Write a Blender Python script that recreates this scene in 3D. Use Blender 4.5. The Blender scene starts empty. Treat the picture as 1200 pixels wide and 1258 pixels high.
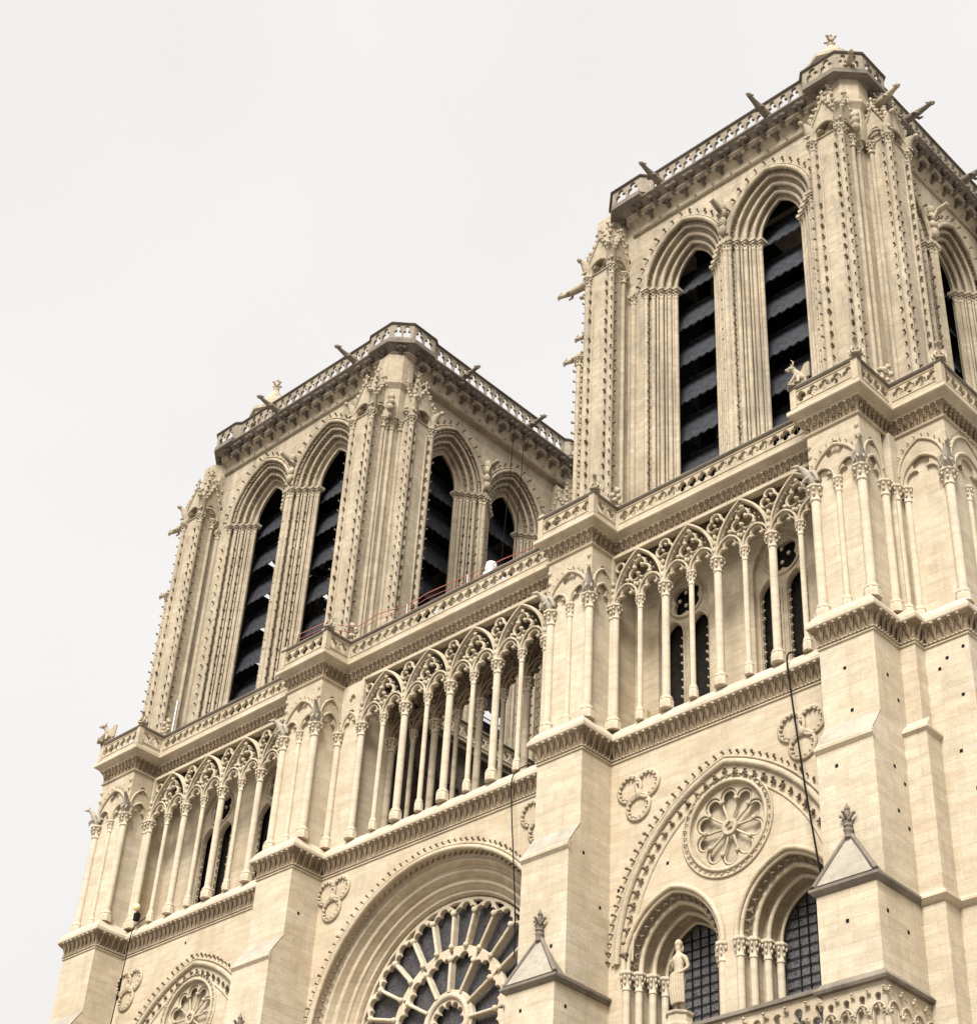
import bpy, math, random
from math import sin, cos, pi, sqrt, radians, atan2, hypot
from mathutils import Vector, Matrix
random.seed(7)
SC = bpy.context.scene
COL = SC.collection

# ---------------------------------------------------------------- camera
CP = Vector((45.382, -43.0576, 1.1767)); YAW, PIT, ROL = 0.7992, 0.6491, 0.0677
fw = Vector((-sin(YAW)*cos(PIT), cos(YAW)*cos(PIT), sin(PIT)))
rt = Vector((cos(YAW), sin(YAW), 0)); up = rt.cross(fw)
r2 = cos(ROL)*rt + sin(ROL)*up; u2 = -sin(ROL)*rt + cos(ROL)*up
cd = bpy.data.cameras.new('camera'); cam = bpy.data.objects.new('camera', cd); COL.objects.link(cam)
m = Matrix((r2, u2, -fw)).transposed().to_4x4(); m.translation = CP
cam.matrix_world = m
cd.sensor_fit = 'HORIZONTAL'; cd.sensor_width = 36.0; cd.lens = 2190.5*36/1200
cd.clip_end = 4000; cd.clip_start = 0.5
SC.camera = cam

# ---------------------------------------------------------------- world, sun, exposure
SUN_DIR = Vector((0.30, -0.66, 0.80)).normalized()      # towards the sun, behind thin cloud
w = bpy.data.worlds.new('World'); SC.world = w; w.use_nodes = True
nt = w.node_tree; nt.nodes.clear()
out = nt.nodes.new('ShaderNodeOutputWorld'); bg = nt.nodes.new('ShaderNodeBackground')
sky = nt.nodes.new('ShaderNodeTexSky'); sky.sky_type = 'NISHITA'; sky.sun_disc = False
sky.sun_elevation = math.asin(SUN_DIR.z); sky.sun_rotation = atan2(SUN_DIR.x, SUN_DIR.y)
sky.altitude = 50; sky.air_density = 1.0; sky.dust_density = 6.0
hs = nt.nodes.new('ShaderNodeHueSaturation'); hs.inputs['Saturation'].default_value = 0.12; hs.inputs['Value'].default_value = 1.0
mx = nt.nodes.new('ShaderNodeMix'); mx.data_type = 'RGBA'
mx.inputs[0].default_value = 0.93
tc = nt.nodes.new('ShaderNodeTexCoord'); nz = nt.nodes.new('ShaderNodeTexNoise'); nz.inputs['Scale'].default_value = 2.2; nz.inputs['Detail'].default_value = 4
cr = nt.nodes.new('ShaderNodeValToRGB')
cr.color_ramp.elements[0].position = 0.3; cr.color_ramp.elements[0].color = (3.46, 3.36, 3.28, 1)
cr.color_ramp.elements[1].position = 0.7; cr.color_ramp.elements[1].color = (3.88, 3.79, 3.72, 1)
nt.links.new(tc.outputs['Generated'], nz.inputs['Vector']); nt.links.new(nz.outputs['Fac'], cr.inputs['Fac'])
nt.links.new(sky.outputs[0], hs.inputs['Color']); nt.links.new(hs.outputs[0], mx.inputs[6]); nt.links.new(cr.outputs[0], mx.inputs[7])
nt.links.new(mx.outputs[2], bg.inputs['Color']); bg.inputs['Strength'].default_value = 0.10
nt.links.new(bg.outputs[0], out.inputs[0])
sd = bpy.data.lights.new('sun', 'SUN'); sd.energy = 2.85; sd.angle = radians(26); sd.color = (1.0, 0.965, 0.905)
so = bpy.data.objects.new('sun', sd); COL.objects.link(so)
so.rotation_euler = SUN_DIR.to_track_quat('Z', 'Y').to_euler(); so.location = SUN_DIR*200
SC.view_settings.view_transform = 'Standard'; SC.view_settings.look = 'None'
SC.view_settings.exposure = 1.34; SC.view_settings.gamma = 1.0

# ---------------------------------------------------------------- materials
def newmat(name):
    mt = bpy.data.materials.new(name); mt.use_nodes = True
    return mt, mt.node_tree, mt.node_tree.nodes['Principled BSDF']
def N(t, ty, **k):
    n = t.nodes.new(ty)
    for a, b in k.items(): setattr(n, a, b)
    return n
def stone(name, base, alt, stain, stain_amt=0.5, brick=True, rowh=0.36, bump=0.35, fine=1.0, mortar=0.008, streak=0.35):
    mt, t, b = newmat(name); L = t.links.new
    tc = N(t, 'ShaderNodeTexCoord'); sp = N(t, 'ShaderNodeSeparateXYZ'); L(tc.outputs['Object'], sp.inputs[0])
    ad = N(t, 'ShaderNodeMath', operation='ADD'); L(sp.outputs[0], ad.inputs[0]); L(sp.outputs[1], ad.inputs[1])
    cb = N(t, 'ShaderNodeCombineXYZ'); L(ad.outputs[0], cb.inputs[0]); L(sp.outputs[2], cb.inputs[1])
    # wide patches
    n1 = N(t, 'ShaderNodeTexNoise'); n1.inputs['Scale'].default_value = 0.33; n1.inputs['Detail'].default_value = 6; n1.inputs['Roughness'].default_value = .62
    L(tc.outputs['Object'], n1.inputs['Vector'])
    r1 = N(t, 'ShaderNodeValToRGB'); r1.color_ramp.elements[0].position = .38; r1.color_ramp.elements[1].position = .66
    L(n1.outputs['Fac'], r1.inputs['Fac'])
    mixc = N(t, 'ShaderNodeMix', data_type='RGBA'); mixc.inputs[6].default_value = (*base, 1); mixc.inputs[7].default_value = (*alt, 1)
    L(r1.outputs[0], mixc.inputs[0]); colr = mixc.outputs[2]
    # bedding strata
    mp = N(t, 'ShaderNodeMapping'); mp.inputs['Scale'].default_value = (.9, .9, 5); L(tc.outputs['Object'], mp.inputs[0])
    n2 = N(t, 'ShaderNodeTexNoise'); n2.inputs['Scale'].default_value = 1.0; n2.inputs['Detail'].default_value = 5; n2.inputs['Roughness'].default_value = .6; L(mp.outputs[0], n2.inputs['Vector'])
    m2 = N(t, 'ShaderNodeMix', data_type='RGBA', blend_type='MULTIPLY'); m2.inputs[0].default_value = 1.0
    r2_ = N(t, 'ShaderNodeMapRange'); r2_.inputs[1].default_value = .3; r2_.inputs[2].default_value = .7; r2_.inputs[3].default_value = .86; r2_.inputs[4].default_value = 1.08
    L(n2.outputs['Fac'], r2_.inputs[0]); L(colr, m2.inputs[6]); L(r2_.outputs[0], m2.inputs[7]); colr = m2.outputs[2]
    hgt = None
    if brick:
        bt = N(t, 'ShaderNodeTexBrick'); bt.offset = .5; bt.squash = 1.0
        bt.inputs['Scale'].default_value = 1.0; bt.inputs['Brick Width'].default_value = .92; bt.inputs['Row Height'].default_value = rowh
        bt.inputs['Mortar Size'].default_value = mortar; bt.inputs['Mortar Smooth'].default_value = .6; bt.inputs['Bias'].default_value = -.42
        bt.inputs['Color1'].default_value = (1.03, 1.028, 1.025, 1); bt.inputs['Color2'].default_value = (.83, .775, .70, 1); bt.inputs['Mortar'].default_value = (.76, .70, .62, 1)
        dn = N(t, 'ShaderNodeTexNoise'); dn.inputs['Scale'].default_value = .9; L(cb.outputs[0], dn.inputs['Vector'])
        va = N(t, 'ShaderNodeVectorMath', operation='MULTIPLY_ADD'); L(dn.outputs['Color'], va.inputs[0]); va.inputs[1].default_value = (.10, .03, 0); L(cb.outputs[0], va.inputs[2])
        L(va.outputs[0], bt.inputs['Vector'])
        m3 = N(t, 'ShaderNodeMix', data_type='RGBA', blend_type='MULTIPLY'); m3.inputs[0].default_value = .85
        L(colr, m3.inputs[6]); L(bt.outputs['Color'], m3.inputs[7]); colr = m3.outputs[2]
        hgt = bt.outputs['Fac']
    # rain streaks and soot with shapes of their own
    mp2 = N(t, 'ShaderNodeMapping'); mp2.inputs['Scale'].default_value = (1.3, 1.3, .16); L(tc.outputs['Object'], mp2.inputs[0])
    n3 = N(t, 'ShaderNodeTexNoise'); n3.inputs['Scale'].default_value = 1.0; n3.inputs['Detail'].default_value = 7; n3.inputs['Roughness'].default_value = .68; L(mp2.outputs[0], n3.inputs['Vector'])
    r3 = N(t, 'ShaderNodeValToRGB'); r3.color_ramp.elements[0].position = .50; r3.color_ramp.elements[1].position = .72; L(n3.outputs['Fac'], r3.inputs['Fac'])
    ml = N(t, 'ShaderNodeMath', operation='MULTIPLY'); L(r3.outputs[0], ml.inputs[0]); ml.inputs[1].default_value = streak
    m4 = N(t, 'ShaderNodeMix', data_type='RGBA'); L(ml.outputs[0], m4.inputs[0]); L(colr, m4.inputs[6]); m4.inputs[7].default_value = (*stain, 1); colr = m4.outputs[2]
    n4 = N(t, 'ShaderNodeTexNoise'); n4.inputs['Scale'].default_value = 3.2; n4.inputs['Detail'].default_value = 8; n4.inputs['Roughness'].default_value = .75; L(tc.outputs['Object'], n4.inputs['Vector'])
    r4 = N(t, 'ShaderNodeValToRGB'); r4.color_ramp.elements[0].position = .50; r4.color_ramp.elements[1].position = .72; L(n4.outputs['Fac'], r4.inputs['Fac'])
    ml4 = N(t, 'ShaderNodeMath', operation='MULTIPLY'); L(r4.outputs[0], ml4.inputs[0]); ml4.inputs[1].default_value = stain_amt
    m5 = N(t, 'ShaderNodeMix', data_type='RGBA'); L(ml4.outputs[0], m5.inputs[0]); L(colr, m5.inputs[6]); m5.inputs[7].default_value = (*stain, 1); colr = m5.outputs[2]
    n7 = N(t, 'ShaderNodeTexNoise'); n7.inputs['Scale'].default_value = .95; n7.inputs['Detail'].default_value = 9; n7.inputs['Roughness'].default_value = .72; n7.inputs['Distortion'].default_value = .6; L(tc.outputs['Object'], n7.inputs['Vector'])
    r7 = N(t, 'ShaderNodeValToRGB'); r7.color_ramp.elements[0].position = .47; r7.color_ramp.elements[1].position = .74; L(n7.outputs['Fac'], r7.inputs['Fac'])
    ml7 = N(t, 'ShaderNodeMath', operation='MULTIPLY'); L(r7.outputs[0], ml7.inputs[0]); ml7.inputs[1].default_value = min(.85, .35+stain_amt*.8)
    m8 = N(t, 'ShaderNodeMix', data_type='RGBA'); L(ml7.outputs[0], m8.inputs[0]); L(colr, m8.inputs[6]); m8.inputs[7].default_value = (base[0]*.60, base[1]*.585, base[2]*.585, 1); colr = m8.outputs[2]
    # grain
    n5 = N(t, 'ShaderNodeTexNoise'); n5.inputs['Scale'].default_value = 16*fine; n5.inputs['Detail'].default_value = 6; n5.inputs['Roughness'].default_value = .7; L(tc.outputs['Object'], n5.inputs['Vector'])
    mr = N(t, 'ShaderNodeMapRange'); mr.inputs[1].default_value = .3; mr.inputs[2].default_value = .7; mr.inputs[3].default_value = .90; mr.inputs[4].default_value = 1.09; L(n5.outputs['Fac'], mr.inputs[0])
    m6 = N(t, 'ShaderNodeMix', data_type='RGBA', blend_type='MULTIPLY'); m6.inputs[0].default_value = 1; L(colr, m6.inputs[6]); L(mr.outputs[0], m6.inputs[7]); colr = m6.outputs[2]
    L(colr, b.inputs['Base Color']); b.inputs['Roughness'].default_value = .93
    b.inputs['Specular IOR Level'].default_value = .15
    bp = N(t, 'ShaderNodeBump'); bp.inputs['Strength'].default_value = bump; bp.inputs['Distance'].default_value = .04
    if hgt is not None:
        hh = N(t, 'ShaderNodeMath', operation='MULTIPLY_ADD'); L(hgt, hh.inputs[0]); hh.inputs[1].default_value = -.7; L(n5.outputs['Fac'], hh.inputs[2]); L(hh.outputs[0], bp.inputs['Height'])
    else:
        L(n5.outputs['Fac'], bp.inputs['Height'])
    L(bp.outputs[0], b.inputs['Normal'])
    return mt
M = {}
M['clean'] = stone('limestone_ashlar', (0.520, 0.453, 0.352), (0.485, 0.408, 0.297), (0.300, 0.237, 0.156), .26, streak=.42)
M['wall'] = stone('limestone_wall', (0.500, 0.428, 0.322), (0.460, 0.378, 0.266), (0.280, 0.221, 0.145), .20, streak=.42)
M['carved'] = stone('limestone_carved', (0.490, 0.415, 0.306), (0.400, 0.332, 0.236), (0.200, 0.156, 0.105), .42, brick=False, streak=.32, bump=.5)
M['shaft'] = stone('limestone_shaft', (0.530, 0.461, 0.356), (0.470, 0.398, 0.297), (0.300, 0.242, 0.171), .22, brick=True, rowh=.92, streak=.22, bump=.25)
M['tower'] = stone('limestone_tower', (0.455, 0.388, 0.289), (0.375, 0.312, 0.225), (0.170, 0.146, 0.116), .66, streak=.95, rowh=.33)
M['towercarved'] = stone('limestone_tower_carved', (0.430, 0.364, 0.271), (0.345, 0.287, 0.205), (0.120, 0.098, 0.076), .66, brick=False, streak=.45, bump=.5)
M['crocket'] = stone('shade_dark_crocket_stone', (.235, .185, .130), (.15, .118, .085), (.06, .048, .036), .5, brick=False, bump=.4)  # crockets tinted dark to paint in their own small shadows
M['leaf'] = stone('shade_brown_stone', (.255, .190, .125), (.185, .138, .09), (.07, .052, .038), .5, brick=False, bump=.5)  # dark brown paints shadow into the cornice leaves and hollows
M['setoff'] = stone('rain_washed_slope', (0.420, 0.375, 0.308), (0.330, 0.292, 0.240), (0.160, 0.141, 0.115), .5, brick=False, streak=.4)
M['parapet'] = stone('weathered_parapet', (.33, .285, .22), (.25, .21, .16), (.10, .085, .066), .6, brick=False, streak=.6)
M['grey'] = stone('weathered_coping', (.235, .20, .16), (.16, .14, .115), (.06, .052, .045), .5, brick=False, streak=.5, bump=.4)
M['dark'] = stone('sooty_and_shaded_stone', (.15, .125, .10), (.09, .075, .062), (.03, .026, .024), .5, brick=False, bump=.5)
M['ground'] = stone('paving_stone', (.30, .28, .25), (.24, .22, .20), (.15, .14, .13), .3, rowh=.6, streak=.0)
def simple(name, col, rough=.6, metal=0, spec=.5, noise=0.0, ns=8.0):
    mt, t, b = newmat(name); L = t.links.new
    b.inputs['Roughness'].default_value = rough; b.inputs['Metallic'].default_value = metal; b.inputs['Specular IOR Level'].default_value = spec
    tc = N(t, 'ShaderNodeTexCoord'); n = N(t, 'ShaderNodeTexNoise'); n.inputs['Scale'].default_value = ns; n.inputs['Detail'].default_value = 6
    L(tc.outputs['Object'], n.inputs['Vector'])
    mr = N(t, 'ShaderNodeMapRange'); mr.inputs[1].default_value = .3; mr.inputs[2].default_value = .7; mr.inputs[3].default_value = 1-noise; mr.inputs[4].default_value = 1+noise; L(n.outputs['Fac'], mr.inputs[0])
    m_ = N(t, 'ShaderNodeMix', data_type='RGBA', blend_type='MULTIPLY'); m_.inputs[0].default_value = 1; m_.inputs[6].default_value = (*col, 1); L(mr.outputs[0], m_.inputs[7])
    L(m_.outputs[2], b.inputs['Base Color'])
    return mt
M['slate'] = simple('louver_slate', (.019, .020, .026), .6, spec=.4, noise=.75, ns=5)
M['black'] = simple('black_rubber_and_hole_shade', (.010, .009, .009), .9, spec=.1)  # also paints the shade in wall holes and slots
M['roof'] = simple('dark_lead_roof', (.022, .021, .021), .95, noise=.5, ns=2, spec=.1)
M['inner'] = simple('dark_timber_and_shade', (.02, .017, .015), .9, noise=.4, spec=.1)  # also paints unlit interiors: belfry corner masses and window backings
M['red'] = simple('red_safety_tape', (.36, .10, .075), .6)
M['steel'] = simple('galvanised_steel', (.40, .40, .39), .45, .6, noise=.15)
M['mesh'] = simple('dark_mesh_wire', (.05, .05, .055), .5, .5)
M['white'] = simple('white_plastic', (.78, .78, .76), .5, noise=.05)
M['yellow'] = simple('yellow_lichen', (.42, .36, .19), .8, noise=.2)
M['lens'] = simple('lamp_glass', (.75, .66, .35), .15, noise=.1)
def glassmat(name, base, grid=False):
    mt, t, b = newmat(name); L = t.links.new
    tc = N(t, 'ShaderNodeTexCoord'); v = N(t, 'ShaderNodeTexVoronoi'); v.inputs['Scale'].default_value = 5.5 if not grid else 6.5; L(tc.outputs['Object'], v.inputs['Vector'])
    v2 = N(t, 'ShaderNodeTexVoronoi', feature='DISTANCE_TO_EDGE'); v2.inputs['Scale'].default_value = v.inputs['Scale'].default_value; L(tc.outputs['Object'], v2.inputs['Vector'])
    hsv = N(t, 'ShaderNodeMix', data_type='RGBA'); L(v.outputs['Color'], hsv.inputs[7]); hsv.inputs[0].default_value = .035 if grid else .06; hsv.inputs[6].default_value = (*[c*4 for c in base], 1)
    mu = N(t, 'ShaderNodeMix', data_type='RGBA', blend_type='MULTIPLY'); mu.inputs[0].default_value = 1; L(hsv.outputs[2], mu.inputs[6]); mu.inputs[7].default_value = (.28, .28, .285, 1)
    mr = N(t, 'ShaderNodeMath', operation='GREATER_THAN'); L(v2.outputs['Distance'], mr.inputs[0]); mr.inputs[1].default_value = .035
    m2 = N(t, 'ShaderNodeMix', data_type='RGBA'); L(mr.outputs[0], m2.inputs[0]); m2.inputs[6].default_value = (.012, .012, .013, 1); L(mu.outputs[2], m2.inputs[7])
    L(m2.outputs[2], b.inputs['Base Color']); b.inputs['Roughness'].default_value = .32; b.inputs['Specular IOR Level'].default_value = .45
    bp = N(t, 'ShaderNodeBump'); bp.inputs['Strength'].default_value = .35; bp.inputs['Distance'].default_value = .03; L(v.outputs['Distance'], bp.inputs['Height']); L(bp.outputs[0], b.inputs['Normal'])
    return mt
M['rose_glass'] = glassmat('leaded_rose_glass', (.047, .046, .048))
M['glass'] = glassmat('leaded_window_glass', (.085, .083, .085), True)

# ---------------------------------------------------------------- mesh builder
class MB:
    def __init__(s, T=None): s.v = []; s.f = []; s.sm = []; s.T = T
    def add(s, vs, fs, smooth=False, T=None):
        T = T or s.T; o = len(s.v)
        s.v += [tuple(T(*p)) if T else tuple(p) for p in vs]
        s.f += [tuple(i+o for i in f) for f in fs]; s.sm += [smooth]*len(fs); return s
    def box(s, x0, x1, y0, y1, z0, z1, T=None):
        vs = [(x, y, z) for z in (z0, z1) for x, y in ((x0, y0), (x1, y0), (x1, y1), (x0, y1))]
        return s.add(vs, [(0,3,2,1),(4,5,6,7),(0,1,5,4),(1,2,6,5),(2,3,7,6),(3,0,4,7)], T=T)
    def prism(s, poly, a0, a1, ax='z', T=None):          # polygon extruded along an axis
        n = len(poly)
        def P(p, a): return (p[0], p[1], a) if ax == 'z' else ((a, p[0], p[1]) if ax == 'x' else (p[0], a, p[1]))
        vs = [P(p, a0) for p in poly]+[P(p, a1) for p in poly]
        return s.add(vs, [tuple(range(n))[::-1], tuple(range(n, 2*n))]+[(i, (i+1)%n, n+(i+1)%n, n+i) for i in range(n)], T=T)
    def lathe(s, c, prof, n=10, smooth=True, T=None, sx=1, sy=1, ph=0):
        vs = []; fs = []
        for r, z in prof:
            for i in range(n):
                a = 2*pi*i/n+ph; vs.append((c[0]+r*cos(a)*sx, c[1]+r*sin(a)*sy, c[2]+z))
        for j in range(len(prof)-1):
            for i in range(n): fs.append((j*n+i, j*n+(i+1)%n, (j+1)*n+(i+1)%n, (j+1)*n+i))
        s.add(vs, fs, smooth, T)
        m = (len(prof)-1)*n; s.add(vs[:n], [tuple(range(n))[::-1]], False, T); return s.add(vs[m:], [tuple(range(n))], False, T)
    def tube(s, pts, r, n=6, closed=False, smooth=True, T=None, ref=None, sy=1.0):
        P = [Vector(p) for p in pts]; m = len(P); vs = []; fs = []; rr = r if isinstance(r, (list, tuple)) else [r]*m
        for i in range(m):
            a = P[(i-1) % m] if (closed or i > 0) else P[i]; b = P[(i+1) % m] if (closed or i < m-1) else P[i]
            t = (b-a).normalized() if (b-a).length > 1e-9 else Vector((0,0,1))
            q = Vector(ref) if ref else Vector((0,1,0) if abs(t.y) < .9 else (1,0,0))
            e1 = t.cross(q)
            e1 = e1.normalized() if e1.length > 1e-6 else Vector((1,0,0))
            e2 = t.cross(e1)
            for k in range(n):
                an = 2*pi*(k+.5)/n; vs.append(tuple(P[i]+rr[i]*(cos(an)*e1+sin(an)*sy*e2)))
        for i in range(m if closed else m-1):
            j = (i+1) % m
            for k in range(n): fs.append((i*n+k, i*n+(k+1)%n, j*n+(k+1)%n, j*n+k))
        s.add(vs, fs, smooth, T)
        if not closed:
            s.add(vs[:n], [tuple(range(n))], False, T); s.add(vs[-n:], [tuple(range(n))], False, T)
        return s
    def blob(s, c, rx, ry, rz, n=6, m=4, T=None, jit=0.0):
        vs = []; fs = []
        for j in range(m+1):
            th = pi*j/m
            for i in range(n):
                a = 2*pi*i/n; k = 1+random.uniform(-jit, jit)
                vs.append((c[0]+rx*sin(th)*cos(a)*k, c[1]+ry*sin(th)*sin(a)*k, c[2]+rz*cos(th)))
        for j in range(m):
            for i in range(n): fs.append((j*n+i, j*n+(i+1)%n, (j+1)*n+(i+1)%n, (j+1)*n+i))
        return s.add(vs, fs, True, T)
    def stamp(s, tpl, mat, T=None):
        return s.add([tuple(mat @ Vector(p)) for p in tpl.v], tpl.f, True, T)
    def sweep(s, prof, path, closed=False, T=None):      # profile (offset to the right, z) along a plan path with mitres
        n = len(path); vs = []; fs = []; k = len(prof)
        for i in range(n):
            p = Vector(path[i]).to_2d() if len(path[i]) > 2 else Vector(path[i])
            a = Vector(path[i-1]) if (i > 0 or closed) else None; b = Vector(path[(i+1) % n]) if (i < n-1 or closed) else None
            d1 = (p-a).normalized() if a is not None else (b-p).normalized()
            d2 = (b-p).normalized() if b is not None else d1
            n1 = Vector((d1.y, -d1.x)); n2 = Vector((d2.y, -d2.x)); mm = (n1+n2)
            mm = mm/max(mm.dot(n1), .2) if mm.length > 1e-6 else n1
            for o, z in prof: vs.append((p.x+mm.x*o, p.y+mm.y*o, z))
        for i in range(n if closed else n-1):
            j = (i+1) % n
            for q in range(k-1): fs.append((i*k+q, j*k+q, j*k+q+1, i*k+q+1))
        return s.add(vs, fs, False, T)
    def mesh(s, name, mat):
        me = bpy.data.meshes.new(name); me.from_pydata(s.v, [], s.f); me.polygons.foreach_set('use_smooth', s.sm)
        me.materials.append(M[mat] if isinstance(mat, str) else mat); me.update(); return me
def link(name, me, parent=None, loc=None, rot=0):
    o = bpy.data.objects.new(name, me); COL.objects.link(o)
    if parent: o.parent = parent
    if loc is not None: o.location = loc
    if rot: o.rotation_euler = (0, 0, rot)
    return o
def obj(name, mb, mat, parent=None, loc=None, rot=0): return link(name, mb.mesh(name, mat), parent, loc, rot)
def tag(o, label, cat=None, group=None, kind=None):
    if label: o['label'] = label
    if cat: o['category'] = cat
    if group: o['group'] = group
    if kind: o['kind'] = kind
    return o
def clone(o, parent, loc=None, rot=None):
    c = o.copy(); COL.objects.link(c); c.parent = parent
    if loc is not None: c.location = loc
    if rot is not None: c.rotation_euler = (0, 0, rot)
    return c

# frames: (u, d, z) with d inwards
def FW(y0): return lambda u, d, z: (u, y0+d, z)
def FE(y0): return lambda u, d, z: (u, y0-d, z)
def FS(x0): return lambda u, d, z: (x0-d, u, z)
def FN(x0): return lambda u, d, z: (x0+d, u, z)

# plates with holes from filled 2-D curves; outlines in (u, z); front at depth d0, back at d0+th
def plate(mb, loops, d0, th, bev=0.0, T=None):
    cu = bpy.data.curves.new('tmp', 'CURVE'); cu.dimensions = '2D'; cu.fill_mode = 'BOTH'
    cu.extrude = th/2-bev; cu.bevel_depth = bev; cu.bevel_resolution = 1; cu.offset = -bev*.9
    for lp in loops:
        sp = cu.splines.new('POLY'); sp.points.add(len(lp)-1)
        for i, (x, y) in enumerate(lp): sp.points[i].co = (x, y, 0, 1)
        sp.use_cyclic_u = True
    ob = bpy.data.objects.new('tmp', cu); me = bpy.data.meshes.new_from_object(ob)
    vs = [(v.co.x, d0+th/2-v.co.z, v.co.y) for v in me.vertices]; fs = [tuple(p.vertices) for p in me.polygons]
    mb.add(vs, fs, False, T)
    bpy.data.meshes.remove(me); bpy.data.objects.remove(ob); bpy.data.curves.remove(cu)
def circle(cx, cz, r, n=28): return [(cx+r*cos(2*pi*i/n), cz+r*sin(2*pi*i/n)) for i in range(n)]
def foil(cx, cz, rd, rf, k, rot=pi/2, n=48, sc=1.0):
    o = []
    for i in range(n):
        a = 2*pi*i/n; ph = (a-rot) % (2*pi/k)
        if ph > pi/k: ph -= 2*pi/k
        r = rd*cos(ph)+sqrt(max(rf*rf-(rd*sin(ph))**2, 0)); o.append((cx+r*cos(a)*sc, cz+r*sin(a)*sc))
    return o
def arc_pts(cx, zs, hw, c, n=10):      # pointed arch from left spring to right spring
    r = hw+c; h = sqrt(r*r-c*c); a1 = atan2(h, -c)      # centre of left arc at +c
    L = [(cx+c+r*cos(pi-(pi-a1)*i/n), zs+r*sin(pi-(pi-a1)*i/n)) for i in range(n+1)]
    return L+[(2*cx-x, z) for x, z in reversed(L[:-1])]
def arch_out(cx, z0, zs, hw, c, n=10): return [(cx-hw, z0)]+arc_pts(cx, zs, hw, c, n)+[(cx+hw, z0)]
def trefoil_arch(cx, z0, zs, hw, h):    # cusped head opening
    o = [(cx-hw, z0), (cx-hw, zs)]
    r = hw*.52
    for i in range(1, 7): a = pi-i*pi*.62/6; o.append((cx-hw+r+r*cos(a), zs+r*sin(a)*1.1))
    q = hw*.55; zc = zs+h-q
    for i in range(0, 9): a = pi*1.12-i*(pi*1.24)/8; o.append((cx+q*cos(a), zc+q*sin(a)))
    for i in range(6, 0, -1): a = pi-i*pi*.62/6; o.append((cx+hw-r-r*cos(a), zs+r*sin(a)*1.1))
    return o+[(cx+hw, zs), (cx+hw, z0)]
def panel(a, b, z0, z1, arches):
    o = [(a, z1), (a, z0)]
    for cx, zs, hw, h in arches: o += trefoil_arch(cx, z0, zs, hw, h)
    return o+[(b, z0), (b, z1)]
def resample(pts, step, closed=False):
    P = [Vector(p) for p in pts]
    if closed: P.append(P[0])
    out = []; acc = step/2
    for a, b in zip(P, P[1:]):
        L = (b-a).length
        if L < 1e-9: continue
        d = (b-a)/L
        while acc <= L:
            out.append((tuple(a+d*acc), tuple(d))); acc += step
        acc -= L
    return out

# ---------------------------------------------------------------- ornament templates (local: +y outward is -y world handled by the matrix)
def crocket_tpl():      # hooked bud, grows along +Z from the wall, tip bent along +X
    t = MB()
    t.tube([(0,0,-.2), (0,0,.35), (.18,0,.72)], [.30,.24,.34], n=5)
    t.blob((.42,0,.80), .42, .48, .36, 6, 4)
    return t
CR = crocket_tpl()
def leaf_tpl():
    t = MB()
    t.blob((0,0,.3), .42, .55, .42, 5, 3); t.blob((.45,0,.62), .30, .40, .30, 5, 3); t.blob((-.3,.35,.28), .26, .26, .26, 4, 3); t.blob((-.3,-.35,.28), .26, .26, .26, 4, 3)
    return t
LF = leaf_tpl()
def orient(pos, out, along, s):
    z = Vector(out).normalized(); x = Vector(along); x = (x-z*x.dot(z)).normalized(); y = z.cross(x)
    mt = Matrix((x, y, z)).transposed().to_4x4()
    mt = mt @ Matrix.Rotation(random.uniform(-.28,.28), 4, 'Z') @ Matrix.Rotation(random.uniform(-.16,.16), 4, 'Y') @ Matrix.Diagonal((s*jf(.16), s*jf(.16), s*jf(.12), 1)); mt.translation = Vector(pos); return mt
def jf(a): return 1+random.uniform(-a, a)
def crow(mb, p0, p1, out, step, size, hook, tpl=None, skip=0.0):     # a straight row
    a = Vector(p0); b = Vector(p1); L = (b-a).length; n = max(1, int(L/step))
    for i in range(n):
        if random.random() < skip: continue
        mb.stamp(tpl or CR, orient(a.lerp(b, (i+.5)/n), out, hook, size*jf(.18)))
def arcrow(mb, pts, d, step, size, T=None, outd=(0,-1,0), radial=None, closed=False, tpl=None):   # along an arch drawn in (u, z), at depth d
    for (u, z), (du, dz) in resample(pts, step, closed):
        nrm = Vector((-dz, 0, du)); 
        if radial is not None:
            rv = Vector((u-radial[0], 0, z-radial[1]))
            if nrm.dot(rv) < 0: nrm = -nrm
        o = Vector(outd) if radial is None or outd[1] else nrm
        mt = orient((u, d, z), o, nrm if outd[1] else Vector((0,-1,0)), size*jf(.15))
        mb.stamp(tpl or CR, mt, T)

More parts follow.
